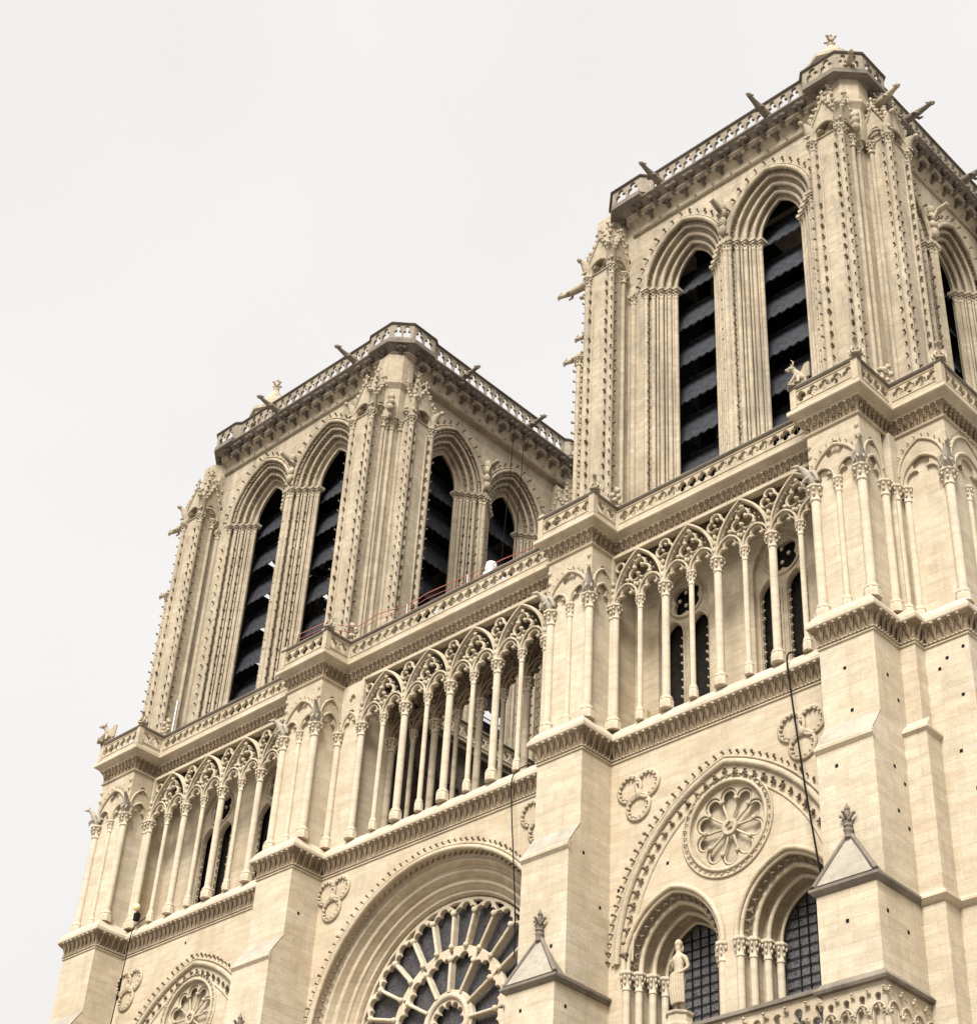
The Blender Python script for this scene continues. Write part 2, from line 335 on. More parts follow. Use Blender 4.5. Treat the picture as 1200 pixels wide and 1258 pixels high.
def capital(mb, c, r, h, n=8, T=None, ab=True, knobs=True):
    mb.lathe(c, [(r*1.0,0),(r*1.25,h*.04),(r*1.25,h*.1),(r*1.02,h*.14),(r*1.08,h*.4),(r*1.5,h*.74),(r*1.62,h*.78)], n, True, T)
    if knobs:
        for q in range(2):
            for i in range(n if q else n//2+1):
                k = n if q else n//2+1
                a = 2*pi*(i+.5*q)/k; rr = r*(1.28 if q == 0 else 1.62); z = h*(.42 if q == 0 else .68)
                mb.blob((c[0]+rr*cos(a), c[1]+rr*sin(a), c[2]+z), r*.36, r*.36, h*.13, 5, 3, T)
    if ab:
        ph = pi/8
        mb.lathe(c, [(r*1.75,h*.80),(r*1.98,h*.86),(r*1.98,h*.94),(r*1.82,h*1.0)], 8, False, T, ph=ph)
def base(mb, c, r, h, T=None):
    mb.lathe(c, [(r*1.75,0),(r*1.75,h*.55),(r*1.5,h*.62),(r*1.5,h*.66)], 8, False, T, ph=pi/8)
    mb.lathe(c, [(r*1.5,h*.66),(r*1.62,h*.72),(r*1.5,h*.8),(r*1.18,h*.84),(r*1.3,h*.92),(r*1.02,h)], 12, True, T)
def column(mb, c, r, z0, z1, zc0, T=None, n=12, bh=.55, half=False):
    base(mb, (c[0], c[1], z0), r, bh, T)
    mb.lathe((c[0], c[1], 0), [(r, z0+bh), (r*.97, zc0)], n, True, T)
    capital(mb, (c[0], c[1], zc0), r, z1-zc0, 8, T)
def finial(mb, c, h, T=None):        # cross-leaf finial
    x, y, z = c
    mb.lathe(c, [(h*.10,0),(h*.08,h*.12),(h*.16,h*.16),(h*.16,h*.22),(h*.08,h*.28),(h*.07,h*.45),(h*.10,h*.55)], 8, True, T)
    for q, (rr, zz, s) in enumerate(((h*.24, h*.50, h*.13), (h*.15, h*.30, h*.10))):
        for i in range(4):
            a = pi/4*(q % 2)+pi/2*i
            mb.tube([(x, y, z+zz-h*.08), (x+rr*.6*cos(a), y+rr*.6*sin(a), z+zz), (x+rr*cos(a), y+rr*sin(a), z+zz+s*.7)], [s*.5, s*.45, s*.35], 5, T=T)
            mb.blob((x+rr*1.05*cos(a), y+rr*1.05*sin(a), z+zz+s*.7), s*.55, s*.55, s*.5, 5, 3, T)
    mb.tube([(x, y, z+h*.5), (x, y, z+h*.85), (x, y, z+h)], [h*.09, h*.07, h*.02], 5, T=T)
    mb.blob((x, y, z+h*.8), h*.11, h*.11, h*.1, 6, 4, T)
def gargoyle_mesh(L=1.9, r=.20, mat='dark'):      # points along +X, root at the origin
    g = MB()
    g.tube([(-.5,0,0),(.2*L,0,0),(.5*L,0,.01),(.75*L,0,.04),(.9*L,0,.08)], [r*1.25, r*1.15, r*.95, r*.7, r*.62], 8)
    g.blob((L*.95,0,.11), r*1.05, r*.72, r*.75, 8, 5); g.tube([(L*.97,0,.11),(L*1.09,0,.03)], [r*.55, r*.38], 6)
    g.tube([(L*.97,0,.05),(L*1.06,0,-.05)], [r*.35, r*.25], 6)
    for sgn in (1,-1):
        g.tube([(L*.88,sgn*r*.5,.16),(L*.84,sgn*r*.6,.16+r*.6)], [r*.3, r*.08], 5)
        g.tube([(L*.42,sgn*r*.8,-.02),(L*.46,sgn*r*1.3,-.10),(L*.60,sgn*r*.9,-.22)], [r*.5, r*.4, r*.25], 6)
    return g.mesh('gargoyle', mat)
def chimera(s=1.0, kind=0):          # crouching beast facing -Y
    g = MB()
    g.tube([(0,.30,.05),(0,.28,.30),(0,.12,.62),(0,-.02,.86),(0,-.12,.98)], [.24,.30,.24,.15,.13], 8)
    g.blob((0,-.20,1.06), .15,.20,.15, 8, 6); g.tube([(0,-.30,1.04),(0,-.50,.98)], [.10,.045], 6)
    g.tube([(0,-.28,.97),(0,-.42,.90)], [.06,.03], 5)
    for a in (1,-1):
        g.tube([(a*.16,-.02,.62),(a*.24,-.14,.35),(a*.20,-.34,.05),(a*.20,-.44,.02)], [.11,.085,.06,.07], 6)
        g.tube([(a*.20,.22,.30),(a*.32,.02,.34),(a*.28,.02,.06),(a*.28,-.16,.03)], [.15,.13,.08,.07], 6)
        if kind == 1:
            g.tube([(a*.09,-.16,1.16),(a*.20,-.14,1.34),(a*.14,-.24,1.50)], [.05,.04,.01], 5)
        else:
            g.tube([(a*.10,-.14,1.16),(a*.16,-.10,1.32)], [.055,.01], 5)
        g.add([(a*.12,.18,.80),(a*.16,.30,.40),(a*.46,.48,.30),(a*.50,.50,1.10),(a*.28,.34,1.15),(a*.10,.24,.80),(a*.14,.36,.40),(a*.42,.54,.30),(a*.46,.56,1.10),(a*.26,.40,1.15)],
              [(0,1,2,3,4),(9,8,7,6,5),(0,1,6,5),(1,2,7,6),(2,3,8,7),(3,4,9,8),(4,0,5,9)])
    g.tube([(0,.45,.08),(.15,.62,.10),(.20,.66,.40)], [.08,.06,.03], 5)
    g.box(-.24,.24,-.44,.50,-.08,.02)
    g.v = [(x*s, y*s, z*s) for x, y, z in g.v]
    return g

# ================================================================ the cathedral
CA = bpy.data.objects.new('cathedral', None); COL.objects.link(CA)
tag(CA, 'pale limestone gothic cathedral with two square bell towers and a large rose window', 'cathedral')
B = [(-23.0,-20.55), (-9.43,-7.2), (6.2,8.35), (18.5,20.55)]     # buttress extents along the facade
AX = [-21.77, -8.30, 7.30, 19.52]
BAYS = [(-20.55,-9.43), (-7.2,6.2), (8.35,18.5)]
Z1, Z1L, Z2B, Z2L, Z2T = 33.0, 33.82, 42.1, 43.1, 44.4
PATH = [(-23.0,16),(-23.0,-1.61),(-20.55,-1.61),(-20.55,0),(-9.43,0),(-9.43,-1.61),(-7.2,-1.61),(-7.2,0),(6.2,0),(6.2,-1.61),(8.35,-1.61),(8.35,0),(18.5,0),(18.5,-1.61),(20.55,-1.61)]
PATH1 = PATH+[(20.55,-.12),(21.12,-.12),(21.12,.42),(22.72,.42),(22.72,3.1),(21.0,3.1),(21.0,16)]
UF = 1.42
PATH2 = [(-23.0,16),(-23.0,-UF),(-20.5,-UF),(-20.5,0),(-9.4,0),(-9.4,-UF),(-7.08,-UF),(-7.08,0),(6.18,0),(6.18,-UF),(8.42,-UF),(8.42,0),(18.45,0),(18.45,-UF),(20.62,-UF),(20.62,.62),(22.74,.62),(22.74,3.3),(20.9,3.3),(20.9,16)]

# ---- wall of the rose storey: one panel per bay with holes
wall = MB(FW(0))
def rect(a, b, c, d): return [(a, c), (b, c), (b, d), (a, d)]
RC_ = (-.5, 25.8)
ROSE_R = 6.35
plate(wall, [rect(-7.2, 6.2, 18.0, 33.05), [(RC_[0]+(ROSE_R+.02)*cos(2*pi*i/96), RC_[1]+(ROSE_R+.02)*sin(2*pi*i/96)) for i in range(96)]], 0, .5)
SB = [(-15.0, 1.09), (13.42, 1.0)]          # side bays: centre, width factor
LAN = []
for cx, k in SB:
    x0, x1 = BAYS[0] if cx < 0 else BAYS[2]
    lo = [rect(x0, x1, 18.0, 33.05), circle(cx, 29.04, 1.58, 48)]
    for s in (-1, 1):
        c = cx+s*2.33*k; hw = 1.95*k; LAN.append((c, k))
        lo.append(arch_out(c, 18.6, 25.0, hw+.02, .45))
    plate(wall, lo, 0, .45)
wall.box(-20.55, 20.55, 1.75, 2.4, 18, 33.9)          # core behind
for a, b in BAYS: wall.box(a, b, 0, 2.4, 0, 18)
wall.box(-23.0+.01, 20.99, 2.4, 16, 0, 33.9)
wall.box(20.99, 21.9, 3.1, 16, 0, 24.0)
FWALL = obj('facade_wall', wall, 'wall', CA)

# ---- putlog holes and small details on the buttresses are flush black blocks painting the shade inside them
def putlogs(mb, spots):
    for u, z, T in spots: mb.box(u-.05, u+.05, -.004, .1, z-.055, z+.055, T=T)

# ---- buttresses
def make_buttress(i):
    L, R = B[i]; b = MB()
    f = -1.61; g = -2.17; bk = 1.7
    b.prism([(f, 33.9), (f, 30.0), (g, 29.12), (g, 24.3), (bk, 24.3), (bk, 33.9)], L, R, 'x')
    so_ = MB(); so_.prism([(f-.01, 30.03), (f-.01, 30.06), (g-.02, 29.17), (g-.02, 29.13)], L-.004, R+.004, 'x')
    # drip moulding under the set-off
    b.prism([(g-.03, 29.16), (g-.10, 29.08), (g-.10, 28.98), (g+.02, 28.84), (g+.02, 29.2)], L-.04, R+.04, 'x')
    h = -2.66
    b.box(L, R, h, bk, 21.25, 24.02)
    b.box(L, R, h+.15, bk, 0, 21.0)
    o = obj('buttress', b, 'clean', CA); obj('weathered_slope', so_, 'setoff', o)
    # pyramid roof leaning on the shaft
    ap = 25.85; r = MB()
    xc = (L+R)/2; e = .16
    y0 = h-e
    zl = 24.13
    # moulded lip
    r.sweep([(0.0, zl-.16), (.06, zl-.12), (.16, zl-.02), (.16, zl+.06), (0, zl+.16), (-.4, zl+.3)], [(L, bk), (L, h), (R, h), (R, bk)])
    A = (xc, -2.25, ap); c1 = (L-.05, h-.05, zl+.14); c2 = (R+.05, h-.05, zl+.14)
    r.add([A, c1, c2, (L-.05, -1.2, zl+.14), (R+.05, -1.2, zl+.14), (xc, -1.2, ap+.02)], [(0,3,1),(0,1,2),(0,2,4),(0,4,5),(0,5,3),(1,3,4,2)])
    for q in (1, -1):
        x = xc+q*((R-L)/2+.03); r.tube([(x, h-.03, zl+.17), (xc+q*.06, -2.27, ap)], [.085, .07], 6)
    ro = obj('pinnacle_roof', r, 'grey', o)
    nv = (Vector(c1)-Vector(A)).cross(Vector(c2)-Vector(A)).normalized(); nv = nv if nv.y < 0 else -nv
    q1 = [tuple(Vector(p)+nv*.02) for p in (A, (L+.08, h-.05, zl+.16), (R-.08, h-.05, zl+.16))]; q0 = [tuple(Vector(p)-nv*.03) for p in q1]
    obj('gable_face', MB().add(q1+q0, [(0,1,2),(3,5,4),(0,3,4,1),(1,4,5,2),(2,5,3,0)]), 'setoff', o)
    fi = MB(); fi.lathe((xc, -2.3, ap-.12), [(.13,0),(.12,.2),(.17,.26),(.10,.32)], 8); finial(fi, (xc, -2.3, ap+.1), .92)
    obj('finial', fi, 'grey', o)
    # ledge and small arcade below
    l = MB(); l.sweep([(0, 21.02), (.16, 21.02), (.20, 21.1), (.16, 21.16), (0, 21.34), (-.2, 21.4)], [(L, bk), (L, h), (R, h), (R, bk)])
    obj('ledge', l, 'grey', o)
    a = MB()
    for T, w0, w1 in ((FW(h-.02), L, R), (FS(R+.02), h, -.2), (FN(L-.02), h, -.2)):
        n = 4 if T(0,0,0)[0] == 0 else 4
        p = (w1-w0)/n; lo = [rect(w0, w1, 18.2, 21.02)]
        for q in range(n): lo.append(trefoil_arch(w0+p*(q+.5), 18.4, 20.2, p*.34, .5))
        plate(a, lo, 0, .16, .02, T)
        for q in range(n+1):
            u = w0+p*q; a.lathe((u, -.02, 0), [(.075, 18.4), (.075, 19.95)], 8, T=T); a.stamp(LF, orient((u, -.05, 20.08), (0,-1,0), (0,0,1), .15), T); a.stamp(LF, orient((u, -.02, 20.72), (0,-1,0), (0,0,1), .13), T); a.tube([(u+q_, -.02, zz_) for q_, zz_ in arc_pts(p/2, 20.15, p*.45, .05, 6)] if q < n else [(u,-.01,20.1),(u,-.01,20.2)], .035, 5, T=T)
    obj('blind_arcade', a, 'carved', o)
    return o
BT = [make_buttress(i) for i in range(4)]
# step between the corner buttress and the side buttress
s = MB(); s.box(20.4, 21.12, -.12, 1.6, 0, 33.9)
s.prism([(-.12, 30.2), (-.40, 29.72), (-.40, 24.3), (-.12, 24.3)], 20.55, 21.36, 'x')
s.box(20.56, 21.355, -.39, 1.0, 0, 24.3); s.box(21.1, 21.35, -.39, .8, 24.3, 29.70)
s.sweep([(0, 29.60), (.10, 29.68), (.10, 29.76), (-.1, 30.0)], [(20.56, -.40), (21.36, -.40), (21.36, .42)])
s.box(21.1, 22.72, .42, 3.1, 24.2, 33.9)
s.box(21.1, 24.6, .40, 3.3, 0, 24.2)
s.sweep([(0, 23.98), (.08, 24.03), (.16, 24.12), (.16, 24.2), (0, 24.34), (-.3, 24.45)], [(20.56, 0), (20.56, -.41), (21.37, -.41), (21.37, .40), (24.6, .40), (24.6, 3.3), (21.9,3.3)])
SIDE_B = obj('buttress', s, 'clean', CA)
# putlog holes: flush black squares that paint the shade inside each hole
pl = MB()
sp = []
def hole(face, u, z):
    T = face; pl.box(u-.055, u+.055, -.003, .06, z-.06, z+.06, T=T)
fB4 = FW(-1.613); fB4b = FW(-2.173); sB4 = FS(20.553); sW = FW(.418); fB4c = FW(-2.663)
for f_, u, z in ((fB4,19.4,32.0),(fB4,19.55,30.4),(fB4b,19.2,28.3),(sB4,-1.0,31.6),(sB4,-.5,30.9),(sB4,-1.1,28.3),(sB4,-.6,27.9),(sB4,-1.1,26.8),(sB4,-.6,26.4),
    (sW,21.9,32.4),(sW,22.5,32.6),(sW,21.6,32.1),(sW,22.3,30.9),(sW,22.0,29.0),(sW,22.4,27.6),(sW,22.2,25.6),(sW,22.5,23.2),(sW,23.0,22.0),
    (fB4c,19.5,23.0),(FS(20.553),-2.2,23.2),(FS(20.553),-1.2,22.9),(FW(-.003),9.9,28.9),(FW(-.003),10.9,28.4),(FW(-.003),8.75,28.0),(FW(-2.173),7.7,25.5),(FS(8.353),-1.4,29.0),(FS(8.353),-.5,27.3),
    (FW(-2.663),6.9,23.3),(FS(8.353),-2.1,23.3),(FS(-7.197),-1.0,31.2),(FW(-.003),-16.0,32.6)):
    hole(f_, u, z)
obj('putlog_hole', pl, 'black', CA)

# ---- lower cornice
def path_rows(mb, path, off, z, step, size, tpl=None, down=False, skip=0):
    for (a, b) in zip(path, path[1:]):
        d = Vector((b[0]-a[0], b[1]-a[1], 0)); L = d.length
        if L < .3: continue
        d.normalize(); o = Vector((d.y, -d.x, 0)); n = max(1, round(L/step))
        for i in range(n):
            if random.random() < skip: continue
            p = Vector((a[0], a[1], 0))+d*(L*(i+.5)/n)+o*off+Vector((0,0,z))
            mb.stamp(tpl or CR, orient(p, (o if not down else o*.8+Vector((0,0,.7))), (0,0,-1 if down else 1), size*jf(.12)))
VISP = [p for p in PATH1 if True]
c1 = MB()
c1.sweep([(0,32.98),(.05,33.0),(.05,33.05),(.0,33.06)], PATH1); c1.sweep([(.02,33.09),(.07,33.11),(.07,33.15),(.02,33.17)], PATH1)
cb1 = MB(); cb1.sweep([(.01,33.05),(.02,33.18),(.03,33.40),(.09,33.56),(.20,33.66),(.275,33.76)], PATH1)
lb = MB(); lt = MB(); bd = MB()
def vleaf(mb, tip, path, z0, z1, o0, o1, step, wd):
    for (a, b) in zip(path, path[1:]):
        d = Vector((b[0]-a[0], b[1]-a[1], 0)); L = d.length
        if L < .3: continue
        d.normalize(); o = Vector((d.y, -d.x, 0)); n = max(1, round(L/step))
        for i in range(n):
            p = Vector((a[0], a[1], 0))+d*(L*(i+.5)/n+random.uniform(-.02,.02)); P = lambda k, z, s_=0: tuple(p+o*k+d*s_+Vector((0,0,z)))
            k = jf(.2)
            mb.tube([P(o0, z0), P(o0+(o1-o0)*.35, z0+(z1-z0)*.55), P(o1-.03, z1-.06)], [wd*.55*k, wd*.8*k, wd*.7*k], 5, ref=tuple(d))
            for sg in (-1, 1): mb.tube([P(o0+.02, z0+.05, 0), P(o0+(o1-o0)*.5, z0+(z1-z0)*.7, sg*wd*1.2), P(o1-.08, z1-.10, sg*wd*1.5)], [wd*.3, wd*.35, wd*.25], 4, ref=tuple(d))
            q = P(o1, z1-.03); tip.blob(q, wd*.95*k, wd*.95*k, wd*.6*k, 6, 4, jit=.15)
vleaf(lb, lt, PATH1, 33.17, 33.74, .03, .24, .31, .075)
path_rows(bd, PATH1, .06, 33.13, .16, .07, LF)
CB1 = None
C1 = obj('cornice', c1, 'carved', CA); obj('leaf_band', lb, 'leaf', C1); obj('leaf_tips', lt, 'carved', C1); obj('bead_row', bd, 'carved', C1); obj('hollow', cb1, 'leaf', C1)  # hollow and leaves shade-brown, tips pale as if catching light
c1l = MB(); c1l.sweep([(.27,33.755),(.30,33.80),(.30,33.92),(.12,34.22),(.0,34.36),(-.6,34.36)], PATH1)
obj('drip_edge', c1l, 'shaft', C1)
gf = MB(); gf.box(-23.0, 21.0, -.0, 16, 34.0, 34.34); obj('gallery_floor', gf, 'clean', CA)

# ---- gallery storey: buttress bodies
EC = {}
def perched():
    g = MB()
    g.tube([(0,.22,0),(0,.10,.25),(0,-.06,.52),(0,-.26,.78),(0,-.40,.86)], [.15,.22,.21,.13,.09], 8); g.blob((0,-.48,.88), .10,.16,.10, 7, 5); g.tube([(0,-.58,.88),(0,-.74,.82)], [.06,.02], 5)
    for a in (-1, 1):
        g.tube([(a*.14,.0,.62),(a*.26,.14,.50),(a*.24,.30,.12)], [.05,.12,.04], 6); g.tube([(a*.10,-.05,.30),(a*.13,-.26,.12),(a*.12,-.30,-.02)], [.08,.06,.05], 5); g.tube([(a*.06,-.42,.96),(a*.09,-.38,1.08)], [.04,.01], 4)
        for q in range(4): g.tube([(a*(.16+.02*q),.05+.06*q,.60),(a*(.24+.02*q),.16+.07*q,.10-.02*q)], [.035,.02], 4)
    g.v = [(x*.82, y*.82, z*.82) for x, y, z in g.v]
    return g.mesh('corner_grotesque', 'setoff')
PG = perched()
for r_ in (.17, .15, .13, .105):
    e_ = MB(); column(e_, (0,0,0), r_, 34.35, 39.82, 39.18); EC[r_] = e_.mesh('engaged_colonnette', 'shaft')
for i in range(4):
    L, R = [(-23.0,-20.5),(-9.4,-7.08),(6.18,8.42),(18.45,20.62)][i]
    g = MB(); f = -UF
    g.box(L+.12, R-.12, f+.14, 2.0, 34.2, 42.15)
    gal = MB()
    faces = [(FW(f), L, R, 1, 'front'), (FS(R), f, 0.0, 1, 'side'), (FN(L), f, 0.0, 1, 'side')]
    for T, a, b, n, kind in faces:
        w = b-a; cx = (a+b)/2
        lo = [panel(a+.02, b-.02, 39.72, 42.12, [(cx+q*w*.245, 39.86, w*.19, .62) for q in (-1, 1)] if kind == 'front' else [(cx, 39.9, w*.26, .75)])]
        if kind == 'front':
            lo.append(foil(cx, 41.02, .17, .20, 3, pi/2))
            plate(gal, lo, 0.0, .14, .02, T)
            gal.tube([(u, -.03, z) for u, z in arc_pts(cx, 39.85, w*.46, .45)], .07, 6, T=T)
            for q in (-1, 1): gal.tube([(u, -.01, z) for u, z in arc_pts(cx+q*w*.245, 39.85, w*.215, .1, 6)], .05, 6, T=T)
            arcrow(gal, arc_pts(cx, 39.95, w*.50, .42), -.02, .30, .08, T, (0,-1,0), (cx, 39.8))
        else:
            q = w*.38
            lo.append(foil(cx, 41.2, .10, .13, 3, pi/2))
            plate(gal, lo, 0.0, .14, .02, T)
            gal.tube([(u, -.02, z) for u, z in arc_pts(cx, 39.85, w*.36, .3)], .06, 6, T=T)
            gal.tube([(u, -.02, z) for u, z in arc_pts(cx, 40.35, w*.40, .5)], .05, 6, T=T)
    bo = obj('gallery_buttress', g, 'clean', CA)
    obj('blind_arch', gal, 'carved', bo)
    for (u, r) in ((L+.14, .17), ((L+R)/2, .105), (R-.14, .17)): link('engaged_colonnette', EC[r], bo, (u, f+.10, 0))
    for x in (L+.02, R-.02): link('engaged_colonnette', EC[.15], bo, (x, -.10, 0))
    # little beast squatting on the corner capitals
    for x, sg in ((L+.1, -1), (R-.1, 1)):
        link('corner_grotesque', PG, bo, (x+sg*.06, f-.08, 39.92), sg*.7)
        gg = MB()
        for zz in (41.15, 41.6): gg.blob((x, f-.0, zz), .09,.10,.13, 5, 3, jit=.35)
        obj('leaf_knob', gg, 'carved', bo)
# side buttress at the gallery
g = MB(); g.box(20.5, 22.62, .74, 3.1, 34.2, 42.15); g.box(20.3, 20.8, .2, 16, 34.2, 42.15)
bo = obj('gallery_buttress', g, 'clean', CA)
gal = MB()
for T, a, b in ((FW(.62), 20.66, 22.74), (FS(22.74), .62, 3.3)):
    w = b-a; cx = (a+b)/2
    lo = [panel(a+.02, b-.02, 39.72, 42.12, [(cx-.02, 40.0, w*.30, .95)])]
    plate(gal, lo, 0.0, .14, .02, T)
    gal.tube([(u, -.02, z) for u, z in arc_pts(cx, 39.85, w*.40, .25)], .07, 6, T=T)
    gal.tube([(u, -.02, z) for u, z in arc_pts(cx, 40.35, w*.44, .45)], .06, 6, T=T)
    arcrow(gal, arc_pts(cx, 40.45, w*.48, .42), -.02, .30, .08, T, (0,-1,0), (cx, 39.8))
obj('blind_arch', gal, 'carved', bo)
for u, y, r in ((20.72,.40,.15), (20.98,.72,.13), (22.6,.74,.17), (22.62,1.95,.105), (22.6,3.2,.17)): link('engaged_colonnette', EC[r], bo, (u, y, 0))
link('corner_grotesque', PG, bo, (22.72, .54, 39.92), .7)

# ---- open arcades
def col_mesh(r, name):
    c = MB(); column(c, (0,0,0), r, 34.35, 39.82, 39.2, n=14); return c.mesh(name, 'shaft')
THICK = col_mesh(.155, 'colonnette'); THIN = col_mesh(.105, 'colonnette')
def arcade(x0, x1, y0, mat='carved', cols=None):
    cols = cols or (THICK, THIN)
    T = FW(y0-.16); p = (x1-x0)/8; n = 4
    a = MB(T); sp = 39.82
    top = 41.98; hw = p; c = ((top-sp)**2-hw*hw)/(2*hw)     # pointed arches that reach the frieze
    a.box(x0-.15, x1+.15, .0, .34, 41.97, 42.12)
    D = .17
    def bar(pts, r, closed=False, dz_=.0, k=2.0, n=6): a.tube([(u, D+dz_, z) for u, z in pts], r, n, closed=closed, sy=k)
    for k in range(n):
        cx = x0+p*(2*k+1)
        bar(arc_pts(cx, sp, hw-.05, c, 14), .085, k=2.1)
        a.tube([(u, .0, z) for u, z in arc_pts(cx, sp, hw-.05, c, 14)], .055, 6)
        for q in (-1, 1):
            P_ = trefoil_arch(cx+q*p*.5, sp, sp+.04, p*.40, .60)
            bar(P_, .062, k=2.4); a.tube([(u, .01, z) for u, z in arc_pts(cx+q*p*.5, sp, p*.46, .15, 8)], .055, 6)
            bar(arc_pts(cx+q*p*.5, sp, p*.46, .15, 8), .05, k=2.4)
            for sg in (-1, 1): a.blob((cx+q*p*.5+sg*p*.19, .05, sp+.22), .06,.10,.07, 6, 4)
        F = foil(cx, sp+1.18, .26, .27, 3, pi/2, 36)
        bar(F, .058, True, k=2.2)
        for q in range(3):
            an = -pi/2+q*2*pi/3; a.blob((cx+.22*cos(an), .04, sp+1.18+.22*sin(an)), .095,.13,.095, 6, 4, jit=.2)
            an += pi/3; a.blob((cx+.62*cos(an), .06, sp+1.18+.62*sin(an)), .10,.10,.10, 5, 3, jit=.3)
        a.tube([(cx, D, sp-.02), (cx, D, sp+.50)], [.13, .05], 6, sy=1.6)
        for q in (-1, 0, 1): a.blob((cx+q*.13, -.0, sp+.46+.06*abs(q)), .075,.08,.12, 5, 3, jit=.2)
        arcrow(a, arc_pts(cx, sp, hw*.80, c*.8, 8), .06, .34, .075, T, (0,-1,0), (cx, sp))
    for k in range(n+1):
        u = x0+2*p*k
        a.tube([(u, D, sp-.02), (u, D, sp+.55), (u, D, sp+1.02)], [.16, .13, .06], 6, sy=1.6)
        for zz in (.30, .62, .92): a.blob((u, -.0, sp+zz), .12-.03*zz,.10,.13, 6, 4, jit=.3)
        if 0 < k < n:
            F = foil(u, sp+1.62, .20, .22, 3, pi/2, 30); bar(F, .055, True, k=2.2)
            for q in range(3): an = -pi/2+q*2*pi/3; a.blob((u+.15*cos(an), .04, sp+1.62+.15*sin(an)), .07,.11,.07, 5, 3, jit=.2)
        else:
            sg = 1 if k == 0 else -1
            a.box(min(u, u-sg*.16), max(u, u-sg*.16), 0, .34, sp, 41.97); bar(circle(u+sg*.24, sp+1.70, .20, 14), .05, True)
    o = obj('gallery_arcade', a, mat, CA)
    for k in range(9):
        link('colonnette', cols[k % 2], o, (x0+p*k, y0, 0))
    return o
AR = []
for x0, x1 in ((-20.3,-9.55), (-5.62,5.0), (8.52,18.3)): AR.append(arcade(x0, x1, -.08))
_c = [m_.copy() for m_ in (THICK, THIN)]
for m_ in _c: m_.materials.clear(); m_.materials.append(M['towercarved'])
arcade(-5.62, 5.0, 1.7, 'leaf', _c)  # rear arcade in sooty dark stone, also painting in the passage shade
# wall pieces each side of the central arcade
for a, b in ((-7.1,-5.75), (5.12,6.2)):
    wp = MB()
    wp.box(a, b, -.02, 1.8, 34.2, 42.15)
    T = FW(-.14); plate(wp, [panel(a, b, 39.8, 42.12, [((a+b)/2, 40.0, .38, .8)]), foil((a+b)/2, 41.35, .09, .13, 3, pi/2, 24)], 0, .12, .02, T)
    wp.tube([(u, -.02, z) for u, z in arc_pts((a+b)/2, 39.9, .5, .3)], .06, 6, T=T)
    obj('gallery_pier', wp, 'clean', CA)

# ---- gallery back wall of the side bays with twin lancet windows
YB = 1.35
for (x0, x1), cx, k in ((BAYS[0], -15.0, 1.09), (BAYS[2], 13.42, 1.0)):
    wb = MB(FW(YB)); los = [rect(x0-.1, x1+.1, 34.3, 42.3)]; wins = []
    for s_ in (-1, 1):
        wc = cx+s_*1.85*k if cx < 0 else cx+(1.72 if s_ > 0 else -2.75)
        los.append(arch_out(wc, 34.9, 39.6, 1.22, .5)); wins.append(wc)
    plate(wb, los, 0, .5)
    wo = obj('gallery_wall', wb, 'wall', CA)
    for wc in wins:
        tw = MB(FW(YB+.18)); lo = [arch_out(wc, 34.9, 39.6, 1.26, .5)]
        for q in (-1, 1): lo.append(arch_out(wc+q*.60, 35.1, 38.6, .44, .25, 7))
        lo.append(foil(wc, 40.12, .34, .36, 4, pi/4))
        plate(tw, lo, 0, .22, .04)
        tw.tube([(u, -.02, z) for u, z in circle(wc, 40.12, .78, 24)], .06, 6, closed=True)
        for q in (-1, 1):
            tw.tube([(wc+q*.60-.5, -.02, 35.1)]+[(u, -.02, z) for u, z in arc_pts(wc+q*.60, 38.6, .5, .25, 8)]+[(wc+q*.60+.5, -.02, 35.1)], .05, 6)
            for sgn in (-1, 1):
                crow(tw, (wc+q*.60+sgn*.44, .05, 35.3), (wc+q*.60+sgn*.44, .05, 38.6), (-sgn, 0, 0), .33, .13, (0,0,1))
        for q in range(4): tw.blob((wc+.3*cos(q*pi/2), .0, 40.12+.3*sin(q*pi/2)), .09,.06,.09, 6, 4)
        t_ = obj('twin_window', tw, 'carved', wo)
        gl = MB(FW(YB+.62)); gl.box(wc-2.0, wc+1.4, 0, .02, 34.4, 42.0); obj('opening_shade', gl, 'inner', wo)  # dark sheet painting the shade behind the window opening

# ---- upper cornice and balustrade
c2 = MB()
c2.sweep([(0,42.06),(.07,42.08),(.09,42.13),(.06,42.17),(0,42.18)], PATH2); c2.sweep([(.16,42.76),(.20,42.78),(.22,42.82),(.20,42.85),(.40,42.985),(.42,43.0)], PATH2)
cb2 = MB(); cb2.sweep([(.01,42.16),(.02,42.4),(.06,42.6),(.17,42.77)], PATH2)
lb = MB(); path_rows(lb, PATH2, .04, 42.42, .27, .14, LF)
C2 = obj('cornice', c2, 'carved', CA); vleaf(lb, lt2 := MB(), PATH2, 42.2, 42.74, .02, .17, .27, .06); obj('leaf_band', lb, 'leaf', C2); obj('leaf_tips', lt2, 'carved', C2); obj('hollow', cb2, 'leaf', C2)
c2l = MB(); c2l.sweep([(.418,42.995),(.46,43.04),(.46,43.20),(.30,43.34),(.0,43.34),(-1.2,43.34)], PATH2); obj('drip_edge', c2l, 'shaft', C2)
ter = MB(); ter.box(-22.6, -7.5, .3, 15.8, 43.0, 43.33); ter.box(6.6, 20.6, .3, 15.8, 43.0, 43.33); ter.box(-7.5, 6.6, -.2, 4.4, 43.0, 43.33)  # middle slab runs back over the court, added to shade behind the arcade
obj('terrace', ter, 'grey', CA)
